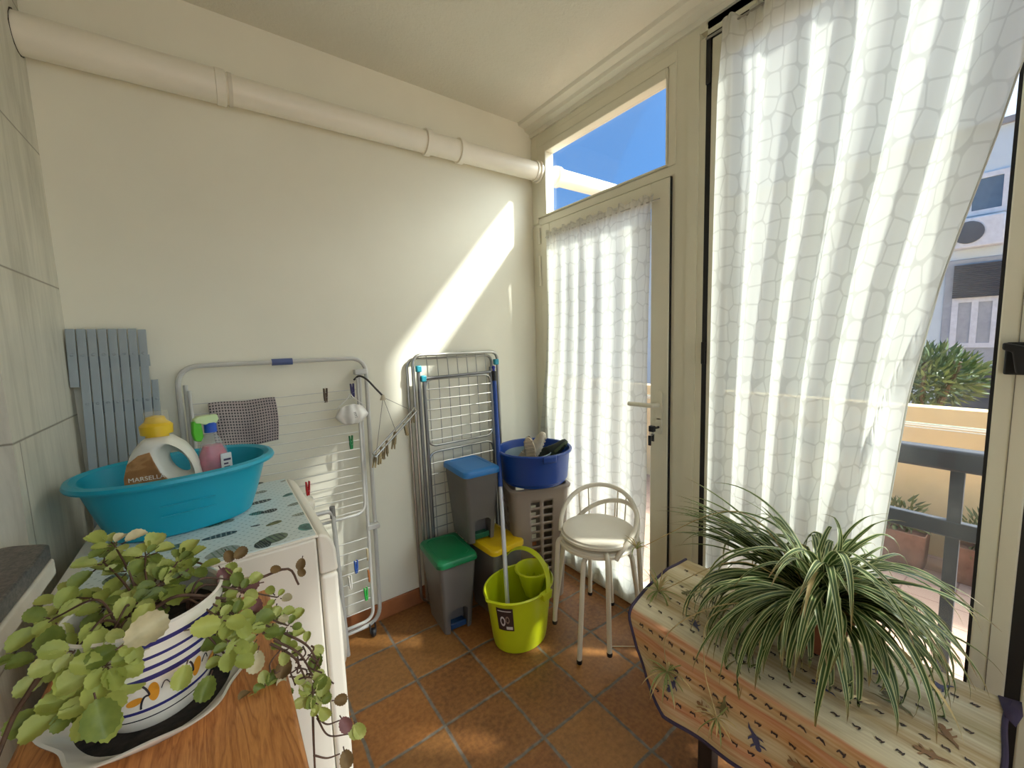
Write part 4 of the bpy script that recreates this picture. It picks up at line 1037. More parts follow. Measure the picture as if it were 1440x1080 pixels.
for i in range(12):
    z = .748 - i * .057; b = MB(); b.tube([(-.768, yw(z) - .003, z), (-.378, yw(z) - .003, z)], .0024, 6); b.build('wire', st, t, off=O)

# ------------------------------------------------------------------ pedal bins
binm = mat('grey_bin_plastic', (104, 100, 96), .38, var=.05, scale=5)
def pedal_bin(c, loc, rz, lidm, pedm, label):
    t = thing('pedal_bin', label, 'bin', loc, math.radians(rz), 'grey pedal bins with coloured lids'); t.scale = (1.09, 1.04, 1.0)
    b = MB(); n0, n1 = .040, .116   # half-width of the pedal opening and its height
    def lv(z): k = z / .345; return .064 + .020 * k, .100 + .024 * k   # half width, half depth
    def ring_(z):
        w, d_ = lv(z); return [Vector((x, y, z)) for x, y in rrect(2 * w, 2 * d_, .018, 4)]
    R0, R1, R2, R3 = ring_(0), ring_(n1), ring_(n1 + .004), ring_(.345)
    b.loft([R1, R2, R3], 0, False, False)
    # lower band: skip the front face (between the two front corners) and build the opening there
    n = len(R0); fr = None
    for j in range(n):
        k = (j + 1) % n
        if R0[j].y < -.09 and R0[k].y < -.09 and abs(R0[j].x - R0[k].x) > .05: fr = (j, k); continue
        b.add([R0[j], R0[k], R1[k], R1[j]], [(0, 1, 2, 3)])
    j, k = fr
    w0, d0 = lv(0); w1, d1 = lv(n1)
    for s_, P0, P1 in ((-1, R0[j] if R0[j].x < 0 else R0[k], R1[j] if R1[j].x < 0 else R1[k]), (1, R0[k] if R0[k].x > 0 else R0[j], R1[k] if R1[k].x > 0 else R1[j])):
        b.add([P0, (s_ * n0, -d0, 0), (s_ * n0, -d1 + .0015, n1 - .014), (s_ * (n0 - .012), -d1, n1), P1], [(0, 1, 2, 3, 4)])
    b.box(-n0 + .0005, n0 - .0005, -.055, -.050, 0, n1 - .002)
    for s_ in (-1, 1): b.add([(s_ * n0, -d0, 0), (s_ * n0, -d1 + .0015, n1 - .014), (s_ * n0, -.052, n1 - .014), (s_ * n0, -.052, 0)], [(0, 1, 2, 3)])
    b.add([(-n0, -d1 + .0015, n1 - .014), (-(n0 - .012), -d1, n1), (n0 - .012, -d1, n1), (n0, -d1 + .0015, n1 - .014), (n0, -.052, n1 - .014), (n0 - .012, -.052, n1), (-(n0 - .012), -.052, n1), (-n0, -.052, n1 - .014)], [(0, 1, 6, 7), (1, 2, 5, 6), (2, 3, 4, 5)])
    b.box(-.06, .06, -.04, .095, .0, .004)
    b.build('body', binm, t, ang=.7)
    b = MB(); b.prism([(-.036, -.094), (.036, -.094), (.034, -.05), (-.034, -.05)], .018, .034); b.prism([(-.036, -.096), (.036, -.096), (.036, -.090), (-.036, -.090)], .012, .040); b.build('pedal', pedm, t, bevel=.003)
    b = MB(); W, D = .186, .266
    def rr(w, d_, z): return [Vector((x, y, z)) for x, y in rrect(w, d_, .028, 6)]
    b.loft([rr(W - .008, D - .008, .340), rr(W, D, .343), rr(W, D, .360), rr(W - .008, D - .008, .368), rr(W - .022, D - .022, .372), rr(W - .050, D - .06, .374), rr(W - .056, D - .066, .3715), rr(W - .09, D - .1, .3715)], 0)
    b.build('lid', lidm, t, ang=.5)
    return t
bl = mat('blue_bin_lid', (42, 118, 186), .35, var=.04); gl = mat('green_bin_lid', (14, 112, 66), .35, var=.05); yl = mat('yellow_bin_lid', (226, 188, 20), .35, var=.04)
pedal_bin(None, (-.772, -.215, 0), -5, gl, mat('dark_blue_pedal', (30, 66, 108), .4), 'grey pedal bin with a green lid and blue pedal on the floor')
pedal_bin(None, (-.535, -.262, 0), 3, yl, mat('dark_pedal', (60, 60, 62), .4), 'grey pedal bin with a yellow lid, under the blue-lidded one')
pedal_bin(None, (-.600, -.176, .374), -4, bl, mat('green_pedal', (18, 92, 60), .4), 'grey pedal bin with a blue lid stacked on top of the yellow-lidded one')

# ------------------------------------------------------------------ mop bucket and mop
lime = mat('lime_plastic', (190, 200, 24), .32, var=.04, scale=5)
t = thing('mop_bucket', 'lime green mop bucket with wringer and arched handle on the floor', 'bucket', (-.572, -.522, 0), math.radians(8))
def bk(a, bb, z, spout=0, n=64):
    out = []
    for k in range(n):
        q = 2 * PI * k / n; x, y = a * math.cos(q), bb * math.sin(q)
        e_ = math.exp(-((q - PI) / .16) ** 2); x -= spout * e_
        out.append(Vector((x, y, z + .35 * spout * e_)))
    return out
b = MB()
b.loft([bk(.118, .098, 0), bk(.130, .108, .004), bk(.136, .113, .03), bk(.152, .121, .14), bk(.166, .129, .235, .006), bk(.170, .131, .248, .012), bk(.178, .138, .250, .016), bk(.180, .140, .256, .018), bk(.174, .135, .262, .018), bk(.168, .129, .258, .014), bk(.163, .126, .235, .005), bk(.148, .117, .14), bk(.132, .108, .02), bk(.118, .096, .008)], 0)
b.build('body', lime, t)
b = MB(); c = (.088, .0, 0)
b.lathe([(.034, .160), (.050, .205), (.068, .276), (.080, .282), (.082, .289), (.078, .294), (.071, .291), (.062, .270), (.044, .205), (.030, .168), (0, .166)], c, 36)
b.build('wringer', lime, t)
b = MB()
for k in range(10):
    a = 2 * PI * k / 10; b.tube([(c[0] + .052 * math.cos(a), .052 * math.sin(a), .235), (c[0] + .032 * math.cos(a), .032 * math.sin(a), .172)], .005, 6)
b.build('wringer_rib', lime, t)
for y0 in (.126, -.150):
    b = MB(); b.prism([(.005, .225), (.055, .225), (.062, .262), (-.002, .262)], y0, y0 + .024, ax=1); b.build('handle_lug', lime, t, bevel=.004)
hp = []
for k in range(25):
    q = PI * k / 24; hp.append(Vector((.03 + .045 * math.sin(q), -.146 * math.cos(q), .248 + .135 * math.sin(q) ** .8)))
tang = [(hp[min(i + 1, 24)] - hp[max(i - 1, 0)]).normalized() for i in range(25)]
rings = []
for p, tg in zip(hp, tang):
    w = Vector((1, 0, .25)); w = (w - tg * w.dot(tg)).normalized(); n2 = tg.cross(w)
    rings.append([p + w * .012 + n2 * .003, p + w * .012 - n2 * .003, p - w * .012 - n2 * .003, p - w * .012 + n2 * .003])
b = MB(); b.loft(rings); b.build('handle', lime, t, bevel=.0015)
# printed sticker
b = MB()
def sk(u, v, lift): 
    z = .122 + .110 * v; k = z; a = .150 + (z - .14) * .148; bb = .1205 + (z - .14) * .084; q = math.radians(190) + .54 * u
    return Vector(((a + lift) * math.cos(q), (bb + lift) * math.sin(q), z))
b.grid(10, 4, lambda u, v: sk(u, v, .0035)); so_ = b.build('sticker', mat('dark_sticker', (52, 34, 32), .4, var=.1), t, recalc=False)
b = MB()
b.grid(8, 2, lambda u, v: sk(.1 + .8 * u, .86 + .04 * v, .0043), 0); b.grid(8, 2, lambda u, v: sk(.55 + .38 * u, .07 + .13 * v, .0043), 0)
for (cu_, cv_, r_) in ((.36, .42, .2), (.66, .5, .15)):
    def rg(u, v, cu_=cu_, cv_=cv_, r_=r_): a = 2 * PI * u; rr_ = r_ * (.6 + .4 * v); return sk(cu_ + rr_ * .8 * math.cos(a), cv_ + rr_ * math.sin(a) * 1.1, .0043)
    b.grid(24, 1, rg, 1 if r_ < .18 else 0)
b.build('sticker_print', [mat('sticker_white', (214, 208, 204), .4, var=0), mat('sticker_tan', (150, 128, 112), .4, var=0)], so_, recalc=False)

A_, B_ = Vector((-.635, -.522, .02)), Vector((-.392, -.105, 1.215))
t = thing('mop', 'mop with blue and white pole standing in the lime bucket', 'mop', A_); O = A_
dm = (B_ - A_).normalized(); Lm = (B_ - A_).length
f1 = .525
b = MB(); b.tube([A_ + dm * .03, A_ + dm * Lm * f1], .0105, 14); b.build('lower_pole', mat('pale_pole', (206, 206, 210), .3, .2, var=.03), t, off=O)
b = MB(); b.tube([A_ + dm * Lm * (f1 - .01), A_ + dm * (Lm - .07)], .0122, 14); b.build('upper_pole', mat('royal_blue_pole', (24, 66, 146), .35, var=.04), t, off=O)
b = MB(); b.tube([A_ + dm * (Lm - .075), A_ + dm * (Lm - .02)], [.0125, .0135], 14); b.build('grip', M['gasket'], t, off=O)
b = MB(); b.tube([A_ + dm * (Lm - .02), A_ + dm * (Lm - .012), A_ + dm * (Lm - .006), A_ + dm * (Lm + .004), A_ + dm * (Lm + .012)], [.010, .006, .006, .011, .007], 14); b.build('hang_loop', mat('blue_pole_end', (30, 44, 150), .4), t, off=O)
b = MB(); rm_ = random.Random(9)
for k in range(40):
    a = rm_.uniform(0, 6.28); b.tube(bez([A_ + dm * .06, A_ + Vector((.03 * math.cos(a), .03 * math.sin(a), .035)), A_ + Vector((.06 * math.cos(a), .05 * math.sin(a), .002 + .004 * rm_.random()))], 6), .003, 5)
b.build('mop_head', mat('mop_strands', (196, 190, 176), .9), t, off=O)

# ------------------------------------------------------------------ hamper, tub and shoes
taupe = mat('taupe_plastic', (142, 128, 116), .42, var=.04, scale=5)
t = thing('laundry_hamper', 'taupe plastic laundry hamper with slotted sides under the blue tub', 'hamper', (-.290, -.292, 0), math.radians(-20))
HH = .615; nz = 44
def hr(z, out=0.0):
    k = z / HH; w, d_ = .258 + .055 * k, .215 + .05 * k; P = []
    base = rrect(w + 2 * out, d_ + 2 * out, .035, 4)
    for i in range(len(base)):
        a, c2 = Vector((*base[i], z)), Vector((*base[(i + 1) % len(base)], z)); L_ = (c2 - a).length; m_ = 24 if L_ > .1 else 1
        for q in range(m_): P.append(a.lerp(c2, q / m_))
    return P
b = MB(); rows = [hr(HH * j / nz) for j in range(nz + 1)]; n = len(rows[0])
b.v = [p for r in rows for p in r]
side = []
base = rrect(.3, .26, .035, 4)
for i in range(len(base)):
    L_ = (Vector(base[i]) - Vector(base[(i + 1) % len(base)])).length; m_ = 24 if L_ > .1 else 1
    side += [(q if m_ == 24 else -1) for q in range(m_)]
for j in range(nz):
    for i in range(n):
        k = side[i]
        hole = (6 <= j <= 39) and (j % 3 != 0) and (k in (6, 7, 8, 9, 10) or k in (13, 14, 15, 16, 17))
        if hole: continue
        b.f.append([j * n + i, j * n + (i + 1) % n, (j + 1) * n + (i + 1) % n, (j + 1) * n + i]); b.m.append(0); b.uv.append(None)
b.f.append(list(range(n))); b.m.append(0); b.uv.append(None)
b.build('body', taupe, t, solid=.003, ang=1.0)
b = MB()
def hrr(z, o_): return [Vector((x, y, z)) for x, y in rrect(.313 + 2 * o_, .265 + 2 * o_, .04, 6)]
b.loft([hrr(HH - .012, 0), hrr(HH - .012, .010), hrr(HH, .012), hrr(HH + .004, .006), hrr(HH + .004, -.006), hrr(HH - .002, -.008)], 0, False, False); b.build('rim', taupe, t)
tb = mat('royal_blue_plastic', (18, 62, 142), .33, var=.04, scale=4)
TUB = Vector((-.285, -.302, HH + .010))
t = thing('tub', 'round royal blue plastic tub holding shoes on top of the hamper', 'tub', TUB)
b = MB(); b.lathe([(0, .003), (.150, .003), (.160, .0), (.166, .006), (.168, .016), (.174, .020), (.186, .150), (.188, .158), (.198, .160), (.200, .168), (.196, .174), (.186, .172), (.182, .160), (.168, .02), (.158, .008), (0, .008)], n=56)
b.build('body', tb, t)
for a0 in (-1.85, 1.29):
    b = MB(); b.grid(10, 3, lambda u, v: Vector(((.1995 - .002 * v) * math.cos(a0 - .18 + .36 * u), (.1995 - .002 * v) * math.sin(a0 - .18 + .36 * u), .172 - .036 * v))); b.build('handle', tb, t, solid=.004)
t = thing('inner_bowl', 'grey-blue plastic bowl nested inside the blue tub under the shoes', 'bowl', TUB + Vector((-.035, .005, .008)))
b = MB(); b.lathe([(0, .0), (.09, .0), (.112, .10), (.122, .138), (.126, .141), (.122, .144), (.108, .105), (.087, .005), (0, .005)], n=40, sx=1.0, sy=.95); b.build('body', mat('grey_blue_plastic', (120, 140, 150), .4, var=.04), t)

def shoe(name, label, loc, rot, solem, upm, lacem):
    t = thing(name, label, 'shoe', loc); t.rotation_euler = rot; t.scale = (.86, .86, .86)
    def out(s_, z, n=36):
        pts = []
        for k in range(n):
            a = 2 * PI * k / n; x = .13 * math.cos(a); w = .044 if x > 0 else .033
            w *= 1 - .18 * math.exp(-((x + .01) / .035) ** 2); pts.append(Vector((x * s_, w * math.sin(a) * (abs(math.sin(a)) ** -.15 if abs(math.sin(a)) > .01 else 1) * s_ + .004 * math.sin(3 * x / .13), z + .010 * max(0, x / .13) ** 2)))
        return pts
    b = MB(); b.loft([out(.97, 0), out(1.0, .004), out(1.0, .020), out(.97, .024)], 0)
    for i in range(11):
        x = -.11 + .021 * i; w = (.036 if x > 0 else .027)
        b.box(x, x + .010, -w, w, -.003 + .010 * max(0, x / .13) ** 2, .004 + .010 * max(0, x / .13) ** 2)
    b.build('sole', solem, t, bevel=.001)
    def up_(x): return .030 + .055 * sm(.10, -.09, x)
    b = MB(); rings = []
    for i in range(17):
        x = .126 - .250 * i / 16; w = (.040 if x > 0 else .032) * math.sqrt(max(.02, 1 - (x / .132) ** 4)); h_ = up_(x) * math.sqrt(max(.08, 1 - (x / .135) ** 6)); r_ = []
        for k in range(14):
            a = PI * k / 13; r_.append(Vector((x, w * math.cos(a) * (1 - .25 * math.sin(a) * (x < 0)), .020 + h_ * abs(math.sin(a)) ** .8)))
        rings.append(r_)
    b.loft(rings, 0, False, False, closed=False); b.build('upper', upm, t, solid=.004)
    b = MB()
    for i in range(5):
        x = .045 - .020 * i; z = .022 + up_(x) * 1.0
        b.tube([(x, -.016, z - .006), (x, 0, z + .003), (x - .004, .016, z - .006)], .0022, 6)
    b.build('laces', lacem, t)
    return t
lt = mat('tan_sole', (186, 168, 140), .7, var=.1, scale=40, bump=.6, bscale=150); gyu = mat('grey_shoe_fabric', (150, 148, 140), .8, var=.1, scale=40); wsole = mat('off_white_sole', (206, 198, 180), .6, var=.06); lgrey = mat('pale_shoe_fabric', (176, 166, 148), .8, var=.1, scale=30); dk = mat('dark_shoe_fabric', (38, 44, 36), .8, var=.2, scale=30); olive_ = mat('olive_sole', (64, 76, 48), .6, var=.1); lw = mat('white_lace', (214, 210, 200), .8)
def axes(X, Z):
    X = Vector(X).normalized(); Z = Vector(Z); Z = (Z - X * Z.dot(X)).normalized(); return Matrix((X, Z.cross(X), Z)).transposed().to_euler()
shoe('shoe', 'shoe with its tan textured sole turned outwards, at the left of the tub', TUB + Vector((-.055, -.045, .128)), axes((.10, -.12, -1), (.62, .72, .1)), lt, gyu, lw)
shoe('shoe', 'pale shoe with an off-white edge leaning upright in the middle of the tub', TUB + Vector((.018, -.012, .140)), axes((.36, -.22, .80), (-.70, .35, .50)), wsole, lgrey, lw)
shoe('shoe', 'dark green shoe resting against the right wall of the tub', TUB + Vector((.070, -.075, .118)), axes((.55, -.30, .50), (.1, .5, .8)), olive_, dk, mat('dark_lace', (30, 32, 28), .8))

# ------------------------------------------------------------------ two stacked stools
cream = mat('cream_lacquer', (222, 214, 196), .32, var=.02, scale=4); creamseat = mat('cream_vinyl', (224, 217, 200), .42, var=.03, scale=6)
def stool(loc, leg0, back0, zseat, zfoot, lift, label, pad, group='stacked cream stools'):
    t = thing('stool', label, 'stool', loc, 0, group)
    b = MB(); b.lathe([(0, zseat - .034), (.145, zseat - .034), (.158, zseat - .028), (.162, zseat - .018), (.158, zseat - .006), (.146, zseat - .001), (.09, zseat), (0, zseat)], n=56); b.build('seat', creamseat, t)
    b = MB(); b.lathe([(.163, zseat - .030), (.168, zseat - .026), (.168, zseat - .016), (.163, zseat - .012)], n=56); b.lathe([(.118, zseat - .050), (.126, zseat - .042), (.118, zseat - .034), (.110, zseat - .042)], n=40); b.build('seat_ring', cream, t)
    for k in range(4):
        a = leg0 + PI / 2 * k; d_ = Vector((math.cos(a), math.sin(a), 0))
        r0, r1, r2 = (.10, .158, .218) if not pad else (.11, .182, .205)
        b = MB(); b.tube(fillet([d_ * r0 + Vector((0, 0, zseat - .044)), d_ * r1 + Vector((0, 0, zseat - .046)), d_ * r2 + Vector((0, 0, zfoot + .008))], .03, 7), .0105, 12); lg = b.build('leg', cream, t)
        b = MB(); b.lathe([(0, 0), (.011, 0), (.0125, .012), (.0115, .016), (0, .016)], d_ * r2 + Vector((0, 0, zfoot)), 14); b.build('foot_cap', M['gasket'], lg)
    def arc(q):
        a = back0 + (q - .5) * math.radians(196); s_ = math.sin(PI * q) ** .75
        return Vector(((.168 + .012 * s_) * math.cos(a), (.168 + .012 * s_) * math.sin(a), zseat - .030 + lift * s_))
    b = MB(); b.tube([arc(i / 40) for i in range(41)], .0105, 12); b.build('backrest', cream, t)
    for q in (.62, .70, .38, .30):
        p = arc(q); a = back0 + (q - .5) * math.radians(196)
        b = MB(); b.tube([p, Vector((.166 * math.cos(a), .166 * math.sin(a), zseat - .02))], .0032, 8); b.build('spindle', cream, t)
    return t
SC = Vector((-.278, -.728, 0))
stool(SC, math.radians(22), math.radians(-12), .468, 0, .145, 'lower cream metal stool of the stack, its feet on the floor', False)
stool(SC + Vector((.006, -.004, 0)), math.radians(54), math.radians(33), .507, .045, .165, 'upper cream metal stool, stacked with its seat on the lower stool', True)
# ------------------------------------------------------------------ bench under the window, its cloth and the spider plant
wd_ = mat('dark_bench_wood', (52, 40, 34), .5, var=.2, scale=20)
t = thing('bench', 'low dark bench under the large window, covered by a patterned cloth', 'bench', (-.34, -1.50, 0)); O = t.location
b = MB(); b.box(-.545, -.135, -1.895, -1.125, .415, .445); b.build('seat', wd_, t, off=O, bevel=.004)
for x, y in ((-.470, -1.355), (-.180, -1.20), (-.470, -1.84), (-.180, -1.84)):
    b = MB(); b.box(x - .022, x + .022, y - .022, y + .022, 0, .415); b.build('leg', wd_, t, off=O, bevel=.003)
b = MB(); b.box(-.50, -.16, -1.86, -1.18, .36, .415); b.build('apron', wd_, t, off=O)

TOPW, DROP = .410, .195
def s_pos(s):
    """cross-section of the cloth: s metres from its back edge"""
    r = .028
    if s < TOPW: return Vector((-.128 - s, 0, .4485)), Vector((0, 0, 1))
    a = (s - TOPW) / r
    if a < 1.40: return Vector((-.128 - TOPW - r * math.sin(a), 0, .4485 - r + r * math.cos(a))), Vector((-math.sin(a), 0, math.cos(a)))
    d = s - TOPW - 1.40 * r; a = 1.40
    return Vector((-.128 - TOPW - r * math.sin(a) - .17 * d, 0, .4485 - r + r * math.cos(a) - .985 * d)), Vector((-.985, 0, .17))
SL = TOPW + .04 + DROP
def yl(s): return interp([(0, -1.075), (.12, -1.068), (.28, -1.088), (.40, -1.118), (.46, -1.135), (.53, -1.165), (.60, -1.225), (SL, -1.30)], s)
def cl(s, k, lift=0.0):
    p, n = s_pos(s); y0, y1 = yl(s), -1.912 + .004 * math.sin(20 * s)
    y = y0 + (y1 - y0) * k
    over = max(0, s - TOPW - .03)
    wave = over * (.10 * math.sin(13 * y) + .05 * math.sin(29 * y + 1))
    return Vector((p.x, y, p.z)) + n * (wave + .0015 + .0012 * math.sin(31 * s + 9 * y) * (s < TOPW) + lift)
def cloth_mat():
    t = NT('striped_lizard_cloth'); X = t.sep(t.uv())
    v = t.comb(t.math('MULTIPLY', X[0], 26.0), t.math('MULTIPLY', X[1], 1.3))
    n = t.noise(1.5, v, 4, .6, .4); n2 = t.noise(5, v, 3)
    f = t.math('ADD', X[0], t.math('MULTIPLY', t.math('SUBTRACT', n.outputs[0], .5), .045))
    cream_, tan_, org, pale, brick, olv = lin((206, 194, 160)), lin((182, 156, 114)), lin((192, 136, 84)), lin((222, 214, 186)), lin((188, 108, 74)), lin((170, 158, 118))
    seq = [(0, cream_), (.05, tan_), (.09, pale), (.13, cream_), (.16, olv), (.21, pale), (.245, tan_), (.28, cream_), (.31, tan_), (.35, pale), (.39, pale), (.415, cream_), (.425, brick), (.44, org), (.462, tan_), (.47, brick), (.50, org), (.53, tan_), (.545, cream_), (.575, tan_), (.585, org), (.605, brick), (.63, tan_), (.65, org)]
    st_ = [(a / .66, c) for a, c in seq]
    c = t.ramp(t.math('DIVIDE', f, .66), st_)
    c = t.mix(.35, c, t.ramp(n2.outputs[0], [(.3, lin((150, 116, 76))), (.5, lin((198, 176, 134))), (.7, lin((226, 214, 184)))]))
    t.set(Base_Color=c, Roughness=.6); t.b.inputs['Specular IOR Level'].default_value = .3
    return t.m
cm_ = [cloth_mat(), mat('cloth_print_dark', (62, 46, 44), .6, var=.1), mat('cloth_print_navy', (66, 66, 96), .6, var=.15), mat('cloth_print_olive', (118, 112, 72), .6, var=.15), mat('cloth_print_brown', (146, 110, 74), .6, var=.15)]
b = MB()
b.grid(90, 60, lambda u, v: cl(v * SL, u), 0, lambda u, v: (v * SL, yl(v * SL) + (-1.912 - yl(v * SL)) * u))
def patch(s0, y0, pts, m):
    out = []
    for ds, dy in pts:
        s = s0 + ds; k = (y0 + dy - yl(s)) / (-1.912 - yl(s)); out.append(cl(min(max(s, 0), SL), min(max(k, 0), 1), .0022))
    b.add(out, [tuple(range(len(out)))], m)
rb = random.Random(21)
def ell(cs, cy, rs, ry, a=0, n=10): return [(cs + rs * math.cos(q) * math.cos(a) - ry * math.sin(q) * math.sin(a), cy + rs * math.cos(q) * math.sin(a) + ry * math.sin(q) * math.cos(a)) for q in [2 * PI * i / n for i in range(n)]]
for s0 in (.075, .185, .275, .365, .445, .505, .590):
    y = yl(s0) - .05
    while y > -1.88:
        patch(s0, y, ell(0, 0, .0024, .0065, .6 * rb.uniform(-1, 1), 8), 1); patch(s0 + .002, y - .005, ell(0, 0, .0060, .0019, rb.uniform(-.9, .9), 8), 1); patch(s0, y + .006, ell(0, 0, .0050, .0016, rb.uniform(-.9, .9), 8), 1)
        y -= .037 + rb.uniform(-.004, .004)
def lizard(s0, y0, a, sc_, m):
    def tr(pts): return [(sc_ * (x * math.cos(a) - y * math.sin(a)), sc_ * (x * math.sin(a) + y * math.cos(a))) for x, y in pts]
    patch(s0, y0, tr(ell(0, 0, .012, .006)), m); patch(s0, y0, tr(ell(.014, 0, .006, .005, 0, 8)), m)
    patch(s0, y0, tr([(-.008, .003), (-.02, .006), (-.030, .002), (-.020, .002), (-.010, -.003)]), m)
    for x in (-.006, .007):
        for sg in (-1, 1): patch(s0, y0, tr([(x - .0015, sg * .004), (x + .003, sg * .012), (x + .008, sg * .014), (x + .0055, sg * .010), (x + .0025, sg * .004)]), m)
for s0, y0, a, sc_, m in ((.55, -1.31, .4, 1.25, 2), (.56, -1.40, 2.0, 1.1, 4), (.55, -1.53, -.4, 1.35, 2), (.545, -1.62, 1.2, 1.2, 4), (.52, -1.45, .2, 1.2, 3), (.07, -1.80, .9, 1.5, 2), (.13, -1.70, -.3, 1.2, 2), (.21, -1.74, 2.2, 1.5, 3), (.06, -1.20, .3, 1.2, 3), (.32, -1.82, 1.4, 1.3, 4), (.33, -1.30, 2.4, 1.2, 2), (.20, -1.20, .5, 1.3, 3), (.23, -1.83, 2.6, 1.3, 4), (.54, -1.76, .3, 1.3, 2), (.55, -1.86, 1.5, 1.2, 4), (.30, -1.62, 1.9, 1.2, 2)):
    lizard(s0, y0, a, sc_, m)
ct = thing('bench_cloth', 'striped cream and orange cloth with small lizard prints draped over the bench', 'cloth', (-.34, -1.5, .45))
b.build('cloth', cm_, ct, off=ct.location, recalc=False, ang=2)
edge = [cl(s, 0) for s in [SL * i / 40 for i in range(41)]] + [cl(SL, k / 40) for k in range(1, 41)] + [cl(SL - SL * i / 30, 1) for i in range(1, 31)]
b = MB(); b.tube(edge, .0055, 8); b.build('binding', mat('plum_binding', (58, 46, 72), .7, var=.1), ct, off=ct.location)
b = MB(); c0 = cl(.0, 1)
b.add([c0 + Vector(v) for v in ((.0, .02, .003), (-.075, .004, .004), (-.070, -.012, -.012), (-.03, -.020, -.004), (.012, -.016, .004))], [(0, 1, 2, 3, 4)]); b.build('corner_fold', mat('plum_binding_fold', (58, 46, 72), .7, var=.1), ct, off=ct.location, solid=.002)

# spider plant
PB = Vector((-.262, -1.565, .4515))
t = thing('spider_plant', 'large variegated spider plant in a clay pot on the cloth-covered bench', 'plant', PB); O = PB
clay = mat('terracotta_pot', (156, 92, 62), .75, var=.12, scale=20)
b = MB(); b.lathe([(0, 0), (.050, 0), (.053, .004), (.070, .095), (.078, .097), (.080, .122), (.074, .124), (.068, .10), (0, .10)], n=40); b.build('pot', clay, t)
b = MB(); b.lathe([(0, .111), (.069, .108)], n=32); b.build('soil', soil, t)
def sp_mat(name, mid, edge_, dry=False):
    q = NT(name); X = q.sep(q.uv())
    d = q.math('ABSOLUTE', q.math('SUBTRACT', X[0], .5)); n = q.noise(14, q.obj(), 3)
    d = q.math('ADD', d, q.math('MULTIPLY', q.math('SUBTRACT', n.outputs[0], .5), .10))
    c = q.ramp(d, [(.0, edge_), (.035, edge_), (.08, mid), (.34, mid), (.40, edge_), (.5, edge_)])
    tipc = q.ramp(X[1], [(.86, (0, 0, 0, 1)), (.99, (1, 1, 1, 1))])
    q.set(Base_Color=q.mix(q.math('MULTIPLY', tipc, .8), c, lin((150, 112, 66))), Roughness=.42); return leafy(q)
spm = sp_mat('spider_leaf', lin((66, 92, 44)), lin((196, 202, 146)))
spd = mat('dry_spider_leaf', (186, 164, 112), .7, var=.2, scale=20)
spy = sp_mat('young_spider_leaf', lin((120, 142, 72)), lin((186, 186, 130)))
rs = random.Random(17)
def blade(B, p, az, e0, L, w, k, m=0, seg=18, sway=0, clamp=True):
    if clamp and math.radians(104) < az % (2 * PI) < math.radians(172): e0 = min(e0, math.radians(34)); sway *= .5
    pts = []; q = Vector(p)
    for i in range(seg + 1):
        s = i / seg; e_ = e0 - k * s ** 1.25; a = az + sway * s
        pts.append(q.copy()); q = q + Vector((math.cos(a) * math.cos(e_), math.sin(a) * math.cos(e_), math.sin(e_))) * L / seg
        if clamp:
            lim = -.118 if q.z < 1.2 else -.1
            if q.x > lim: q.x = lim - .002 * (i % 2)
            if q.x > -.575 and -1.90 < q.y < -1.08:
                f = .4550 + rs.uniform(.0, .004)
                if q.x < -.54: f -= (-.54 - q.x) * .5
                if q.z < f: q.z = f
    vs, uv = [], []
    for i, c in enumerate(pts):
        s = i / seg; tg = (pts[min(i + 1, seg)] - pts[max(i - 1, 0)])
        tg = tg.normalized() if tg.length > 1e-6 else Vector((0, 0, 1))
        sd = tg.cross(Vector((0, 0, 1))); sd = sd.normalized() if sd.length > 1e-4 else Vector((math.sin(az), -math.cos(az), 0)); nn = sd.cross(tg)
        ww = w * min(1, .55 + 2 * s) * (1 - s ** 3.2) * .5 + .0003
        vs += [c - sd * ww + nn * ww * .45, c, c + sd * ww + nn * ww * .45]; uv += [(0, s), (.5, s), (1, s)]
    fs = []
    for i in range(seg):
        for j in (0, 1): fs.append((i * 3 + j, i * 3 + j + 1, (i + 1) * 3 + j + 1, (i + 1) * 3 + j))
    B.add(vs, fs, m, uv)
crown = PB + Vector((0, 0, .118))
LBs = MB()
for i in range(250):
    az = rs.uniform(0, 2 * PI)
    tow = math.cos(az)                       # towards the window
    ring_ = rs.random()
    e0 = math.radians(rs.uniform(48, 86) if ring_ < .35 else rs.uniform(20, 66)); L = rs.uniform(.32, .52) if ring_ < .35 else rs.uniform(.24, .44)
    k = math.radians(rs.uniform(95, 185)) if ring_ < .5 else math.radians(rs.uniform(115, 205))
    if math.radians(245) < az < math.radians(345): L *= .84
    if tow > .3: L *= .66; e0 = max(e0, math.radians(45))
    p = crown + Vector((math.cos(az), math.sin(az), 0)) * rs.uniform(.0, .04) + Vector((0, 0, rs.uniform(-.012, .01)))
    blade(LBs, p, az, e0, L, rs.uniform(.015, .024), k, 0 if rs.random() < .95 else 1, 20, rs.uniform(-.9, .9))
for i in range(26):                          # the sheaf sweeping up towards the door
    az = math.radians(rs.uniform(82, 103)); blade(LBs, crown + Vector((rs.uniform(-.02, .02), rs.uniform(0, .04), 0)), az, math.radians(rs.uniform(30, 52)), rs.uniform(.40, .56), rs.uniform(.012, .018), math.radians(rs.uniform(35, 85)), 0, 18, rs.uniform(-.15, .15))
for i in range(56):                          # upright leaves that arch over
    az = rs.uniform(0, 2 * PI); blade(LBs, crown + Vector((rs.uniform(-.025, .025), rs.uniform(-.025, .025), 0)), az, math.radians(rs.uniform(62, 86)), rs.uniform(.34, .56) * (.8 if math.cos(az) > .3 else 1), rs.uniform(.015, .022), math.radians(rs.uniform(100, 190)), 0, 20, rs.uniform(-.9, .9))
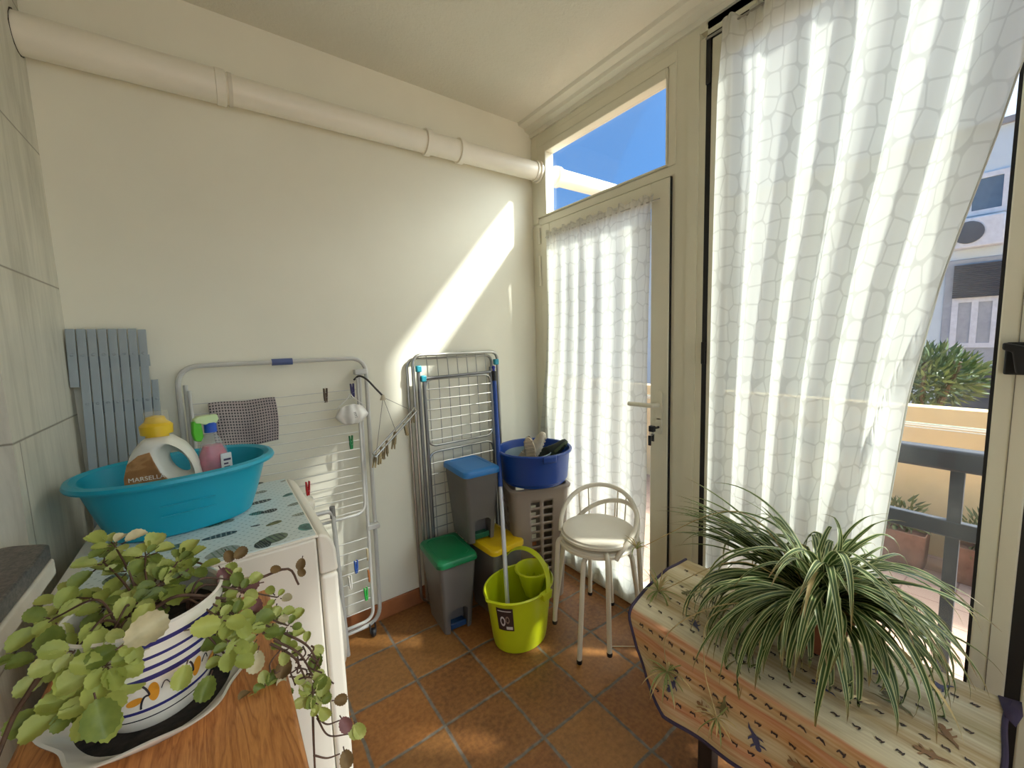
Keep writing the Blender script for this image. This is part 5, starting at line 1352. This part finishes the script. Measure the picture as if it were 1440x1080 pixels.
for i in range(16):                          # a few tall loops
    az = rs.uniform(0, 2 * PI); blade(LBs, crown + Vector((rs.uniform(-.03, .03), rs.uniform(-.03, .03), 0)), az, math.radians(rs.uniform(70, 88)), rs.uniform(.34, .50), rs.uniform(.009, .014), math.radians(rs.uniform(60, 175)), 0, 20, rs.uniform(-1.6, 1.6))
for i in range(10):                          # long leaves towards the latch side
    az = math.radians(rs.uniform(228, 282)); blade(LBs, crown, az, math.radians(rs.uniform(28, 70)), rs.uniform(.28, .40), rs.uniform(.014, .021), math.radians(rs.uniform(110, 175)), 0, 18, rs.uniform(-.2, .2))
LBs.build('foliage', [spm, spd], t, off=O, recalc=False, ang=2)
# runners with plantlets
def plantlet(px, py, ax, val, n, L, m, dn=0.0, seed=1, path=None, rr=.0014):
    c = at(px, py, ax, val); B = MB(); r3 = random.Random(seed)
    for i in range(n):
        az = r3.uniform(0, 2 * PI); blade(B, c, az, math.radians(r3.uniform(0, 75)) - dn, L * r3.uniform(.6, 1.25), r3.uniform(.003, .0055), math.radians(r3.uniform(30, 130)), m if r3.random() < .7 else 1 - m, 9, r3.uniform(-.6, .6), False)
    o = B.build('plantlet', [spy, spd], t, off=O, recalc=False, ang=2)
    P = bez([crown] + [at(*q) for q in (path or [])] + [c], 26); S = MB(); S.tube(P, rr, 6); S.build('runner', spd, o, off=O)
plantlet(926, 832, 'z', .462, 30, .085, 0, 0, 1, [(1040, 790, 'x', -.35)])
plantlet(895, 772, 'x', -.40, 12, .06, 0, 0, 2, [(1040, 720, 'x', -.30)])
plantlet(938, 945, 'x', -.605, 34, .095, 0, .5, 3, [(1020, 850, 'x', -.50), (940, 890, 'x', -.590)])
plantlet(1008, 1010, 'x', -.62, 18, .07, 1, .5, 4, [(1010, 860, 'x', -.52), (990, 930, 'x', -.60)])
# a fallen straw by the stool legs
b = MB(); b.tube([at(857, 909, 'z', .003), at(905, 909, 'z', .003)], .0018, 6); tag(b.build('straw', mat('dry_straw', (214, 200, 166), .7)), 'thin pale dry straw lying on the tiles by the stool feet', 'straw')
